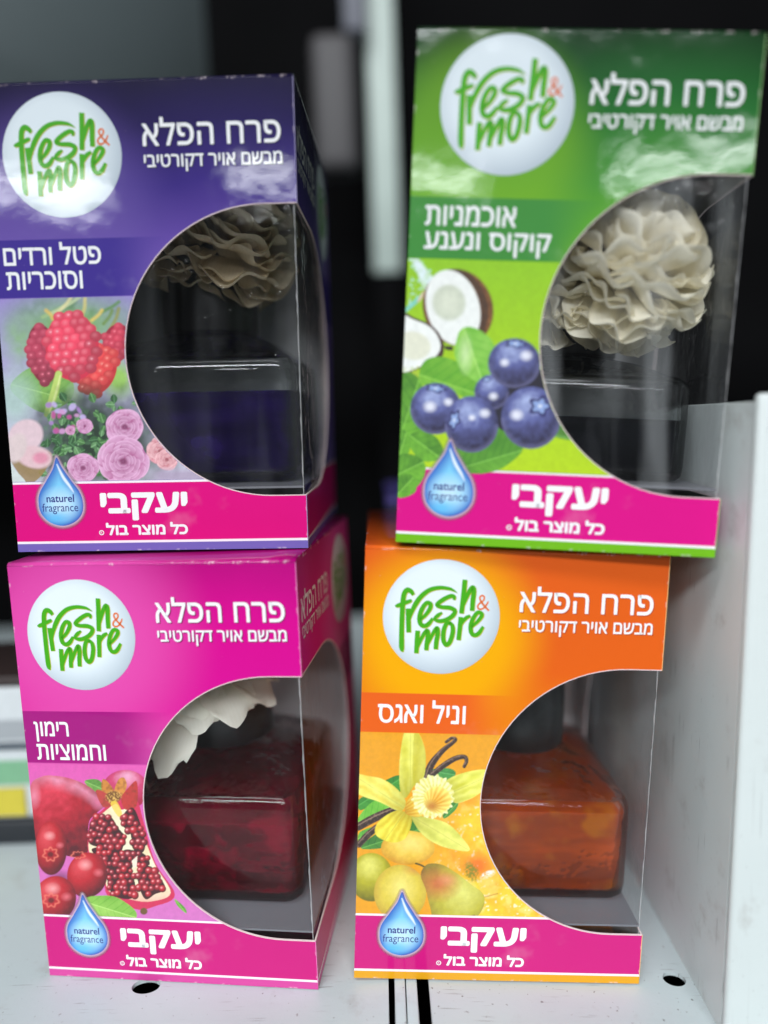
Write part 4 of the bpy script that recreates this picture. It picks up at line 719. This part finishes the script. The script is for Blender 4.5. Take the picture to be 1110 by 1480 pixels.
def bottle(box_, name_label, liq, level, cx=51, cy=42, sz=1.0):
    r = empty('scent_bottle', (0, 0, 0)); r.matrix_world = box_.matrix_world @ Matrix.Translation(Vector((cx, cy, 18.22)) * MM) @ Matrix.Diagonal((1, 1, sz, 1)) @ Matrix.Translation(Vector((0, 0, -18.22)) * MM); tag(r, name_label, 'bottle', 'bottles inside the cartons')
    V, F = loft([(z, rsq(h, c)) for z, h, c in OUT]); V2, F2 = loft([(z, rsq(h, c)) for z, h, c in INN], flip=True, base=len(V))
    g = mesh('glass_body', V + V2, F + F2, GLASS, r, smooth=True)
    me = g.data; me.materials.append(GLASS_IN); me.polygons.foreach_set('material_index', [0] * len(F) + [1] * len(F2)); me.set_sharp_from_angle(angle=.6)
    gap = .06; rings = []
    prof = [(z, h, c) for z, h, c in INN]
    for (z0, h0, c0), (z1, h1, c1) in zip(prof[:-1], prof[1:]):
        rings.append((z0 + (gap if not rings else 0), rsq(h0 - gap, c0)))
        if z0 <= level < z1:
            t = (level - z0) / (z1 - z0); rings.append((level, rsq(h0 + (h1 - h0) * t - gap, c0 + (c1 - c0) * t))); break
    V, F = loft(rings); l = mesh('scented_liquid', V, F, liq, r, smooth=True); l.data.set_sharp_from_angle(angle=.5)
    V, F = loft(lathe([(15.2, 58.6), (15.7, 59.2), (15.7, 70), (15.4, 81.4), (14.8, 82.2), (12, 82.5)])); c = mesh('screw_cap', V, F, CAPM, r, smooth=True)
    return r
bpy.context.view_layer.update()
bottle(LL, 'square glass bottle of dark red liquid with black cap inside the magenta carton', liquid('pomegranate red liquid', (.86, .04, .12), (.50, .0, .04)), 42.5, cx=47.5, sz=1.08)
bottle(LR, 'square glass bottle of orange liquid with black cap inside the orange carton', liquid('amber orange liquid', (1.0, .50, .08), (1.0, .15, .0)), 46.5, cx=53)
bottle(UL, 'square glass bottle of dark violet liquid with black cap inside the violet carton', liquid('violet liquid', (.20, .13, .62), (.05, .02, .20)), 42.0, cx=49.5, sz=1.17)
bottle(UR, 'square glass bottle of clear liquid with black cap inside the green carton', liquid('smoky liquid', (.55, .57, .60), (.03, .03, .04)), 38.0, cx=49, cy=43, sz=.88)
# ------------------------------------------------------------------ dried wood-shaving flowers
def petal_mesh(L, Wd, curl, cup, seed, ruffle=.6, nu=7, nv=9, notch=.8, taper=False):
    rg = np.random.default_rng(seed); V = []; F = []
    ph = rg.uniform(0, 6.28, 3)
    for j in range(nv):
        t = j / (nv - 1); wv = Wd * (.30 + .95 * math.sin(min(1, t * 1.05 + .05) * math.pi * .62) - .25 * max(0, t - .85) / .15)
        if taper: wv *= math.sqrt(max(.02, 1 - max(0, t - .7) ** 2 / .095))
        a = curl * t * t; y = L * (t if abs(a) < 1e-3 else math.sin(a * 1.0) / (curl * t) * t if False else t * math.cos(a * .5)); z = L * t * math.sin(a * .5)
        for i in range(nu):
            u = (i / (nu - 1) - .5); 
            zz = z + cup * (u * u * 4) * Wd * .5 + ruffle * math.sin(u * 9 + ph[0] + t * 4) * t; yy = y + (notch * math.sin(u * 9 + ph[1]) + notch * .5 * math.sin(u * 19 + ph[2])) * (t > .99) - L * .16 * (u * 2) ** 2 * t
            V.append((u * wv, yy, zz))
    for j in range(nv - 1):
        for i in range(nu - 1): a = j * nu + i; F.append((a, a + 1, a + nu + 1, a + nu))
    return V, F
def petal_data(name, mat, **k):
    V, F = petal_mesh(**k); me = bpy.data.meshes.new(name); me.from_pydata([tuple(c * MM for c in v) for v in V], [], F); me.update(); me.polygons.foreach_set('use_smooth', [True] * len(me.polygons)); me.materials.append(mat); return me
def add_petal(me, root, M):
    o = link('petal', me, root); o.matrix_local = M; return o
IV = petal_material('ivory wood shaving', (252, 250, 238), (228, 220, 196)); IV2 = petal_material('cream ruffled wood shaving', (255, 252, 238), (242, 230, 198)); IV3 = petal_material('tan shaded wood shaving', (240, 226, 196), (170, 146, 112))  # the tan one has the dimness of the violet carton in its colour
def peony(box_, at, label):
    r = empty('wood_flower', (0, 0, 0)); r.matrix_world = box_.matrix_world @ Matrix.Translation(Vector(at) * MM); tag(r, label, 'flower', 'wood shaving flowers on the bottle caps')
    def put(L, Wd, az, tilt, org, seed, curl=-.5, cup=.35, roll=0, ruffle=.9, notch=.9):
        d = petal_data('petal', IV, L=L, Wd=Wd, curl=curl, cup=cup, seed=seed, ruffle=ruffle, notch=notch, nu=11, nv=12)
        add_petal(d, r, Matrix.Rotation(math.radians(az - 90), 4, 'Z') @ Matrix.Translation(Vector(org) * MM) @ Matrix.Rotation(math.radians(tilt), 4, 'X') @ Matrix.Rotation(math.radians(roll), 4, 'Y'))
    # big lobes hanging over the cap towards the window, left of centre
    put(33, 17, 208, -58, (0, 9, -1), 1); put(22, 15, 238, -38, (0, 8, 0), 2, roll=8); put(27, 16, 258, -46, (0, 7, 1), 3, roll=-8, notch=1.6); put(17, 15, 226, -16, (0, 12, 2), 4, cup=.7, curl=-1.5); put(19, 16, 245, -8, (0, 9, 4), 14, cup=.5, curl=-1.2)
    put(20, 14, 180, -40, (0, 9, 0), 5); put(22, 15, 150, -20, (0, 8, 0), 6); put(22, 15, 100, -8, (0, 8, 0), 7); put(22, 15, 50, -4, (0, 8, 1), 8)
    put(17, 14, 290, -14, (0, 8, 2), 9, curl=-.9, roll=6); put(20, 15, 318, -3, (0, 8, 2), 10, curl=-.8); put(20, 15, 350, 0, (0, 8, 2), 11, curl=-.8); put(19, 14, 20, 0, (0, 8, 2), 12)
    for n, L, Wd, tilt, z0, r0, cu in ((10, 18, 12, -2, 3, 5, -1.0), (9, 14, 11, 16, 4, 4, -.6), (8, 12, 9, 40, 4, 2, .8), (7, 9, 8, 62, 4, 1, 1.0)):
        for k in range(n): put(L, Wd, 360 * (k + random.uniform(-.2, .2)) / n, tilt + random.uniform(-7, 7), (0, r0, z0), 50 + n * 20 + k, curl=cu, cup=.45)
    return r
def pompom(box_, balls, label, mat, sd=1, lean=(0, 0)):
    """ball of ruffled ribbons: each shaving stands out from the ball and follows it in a wavy line"""
    rr = random.Random(sd)
    r = empty('wood_flower', (0, 0, 0)); r.matrix_world = box_.matrix_world @ Matrix.Translation(Vector(balls[0][0]) * MM); tag(r, label, 'flower', 'wood shaving flowers on the bottle caps')
    V, F = loft(lathe([(3, -9), (8, -6), (10, 0), (8, 6), (2, 9)], 20)); mesh('flower_core', V, F, mat, r, smooth=True)
    for (cx, cy, cz), rad, n in balls:
        o = Vector((cx, cy, cz)) - Vector(balls[0][0]); ax = Vector((.35, -.5, .8)).normalized()
        for k in range(n):
            z = 1 - 2 * (k + .5) / n; a = k * 2.39996; q = math.sqrt(max(0, 1 - z * z)); d = Vector((q * math.cos(a), q * math.sin(a), z))
            tn = ax.cross(d) + Vector((rr.uniform(-.5, .5), rr.uniform(-.5, .5), rr.uniform(-.5, .5))); tn = (tn - d * tn.dot(d)).normalized(); bn = d.cross(tn)
            span = rr.uniform(.30, .62); rt = rad * rr.uniform(.88, 1.04); wl = rr.uniform(9, 15); ph = rr.uniform(0, 6.28); am = rr.uniform(.05, .10); ln = rr.uniform(-.45, .45); nu = 22; V = []; F = []
            for i in range(nu + 1):
                t = (i / nu * 2 - 1); al = t * span
                for j, (rf, lf) in enumerate(((.35, 0), (.62, .35), (.84, .8), (1.0, 1.15), (1.03, 1.5))):
                    env = math.sqrt(max(0.0, 1 - abs(t) ** 3)) ; rq = rad * .35 + (rt - rad * .35) * (rf - .35) / .65 * (.55 + .45 * env)
                    w_ = am * math.sin(wl * al + ph) * (rf ** 2) + ln * (rf - .35) * .6 + .05 * (lf ** 2)
                    p = (d * math.cos(al) + tn * math.sin(al)); p = (p + bn * w_).normalized() * rq + o; V.append(tuple(p))
            for i in range(nu):
                for j in range(4): b = i * 5 + j; F.append((b, b + 5, b + 6, b + 1))
            mesh('petal', V, F, mat, r, smooth=True)
    return r
peony(LL, (42, 31, 83.2), 'ivory peony of wood shavings drooping over the black cap in the magenta carton')
pompom(UR, [((61, 24, 76), 23.5, 120), ((40, 28, 70), 16, 60)], 'cream ruffled ball of wood shavings behind the window of the green carton', IV2, 2)
pompom(UL, [((57, 36, 95), 24, 110), ((40, 32, 92), 15, 50)], 'dim tan ruffled flower of wood shavings high in the violet carton', IV3, 5)
# a further stack behind the orange and green ones
VB = PV['plain']
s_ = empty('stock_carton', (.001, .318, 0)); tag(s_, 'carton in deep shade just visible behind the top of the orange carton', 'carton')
box('carton_body', 0, 84, 0, 80, 3, 129, plain('shaded carton', (36, 26, 70), .5), s_, .4); box('carton_lid', -.1, 84.1, -.1, 80.1, 129.05, 133, plain('shaded carton lid', (96, 84, 168), .5), s_, .3)  # deep shade is put into the darkened body colour
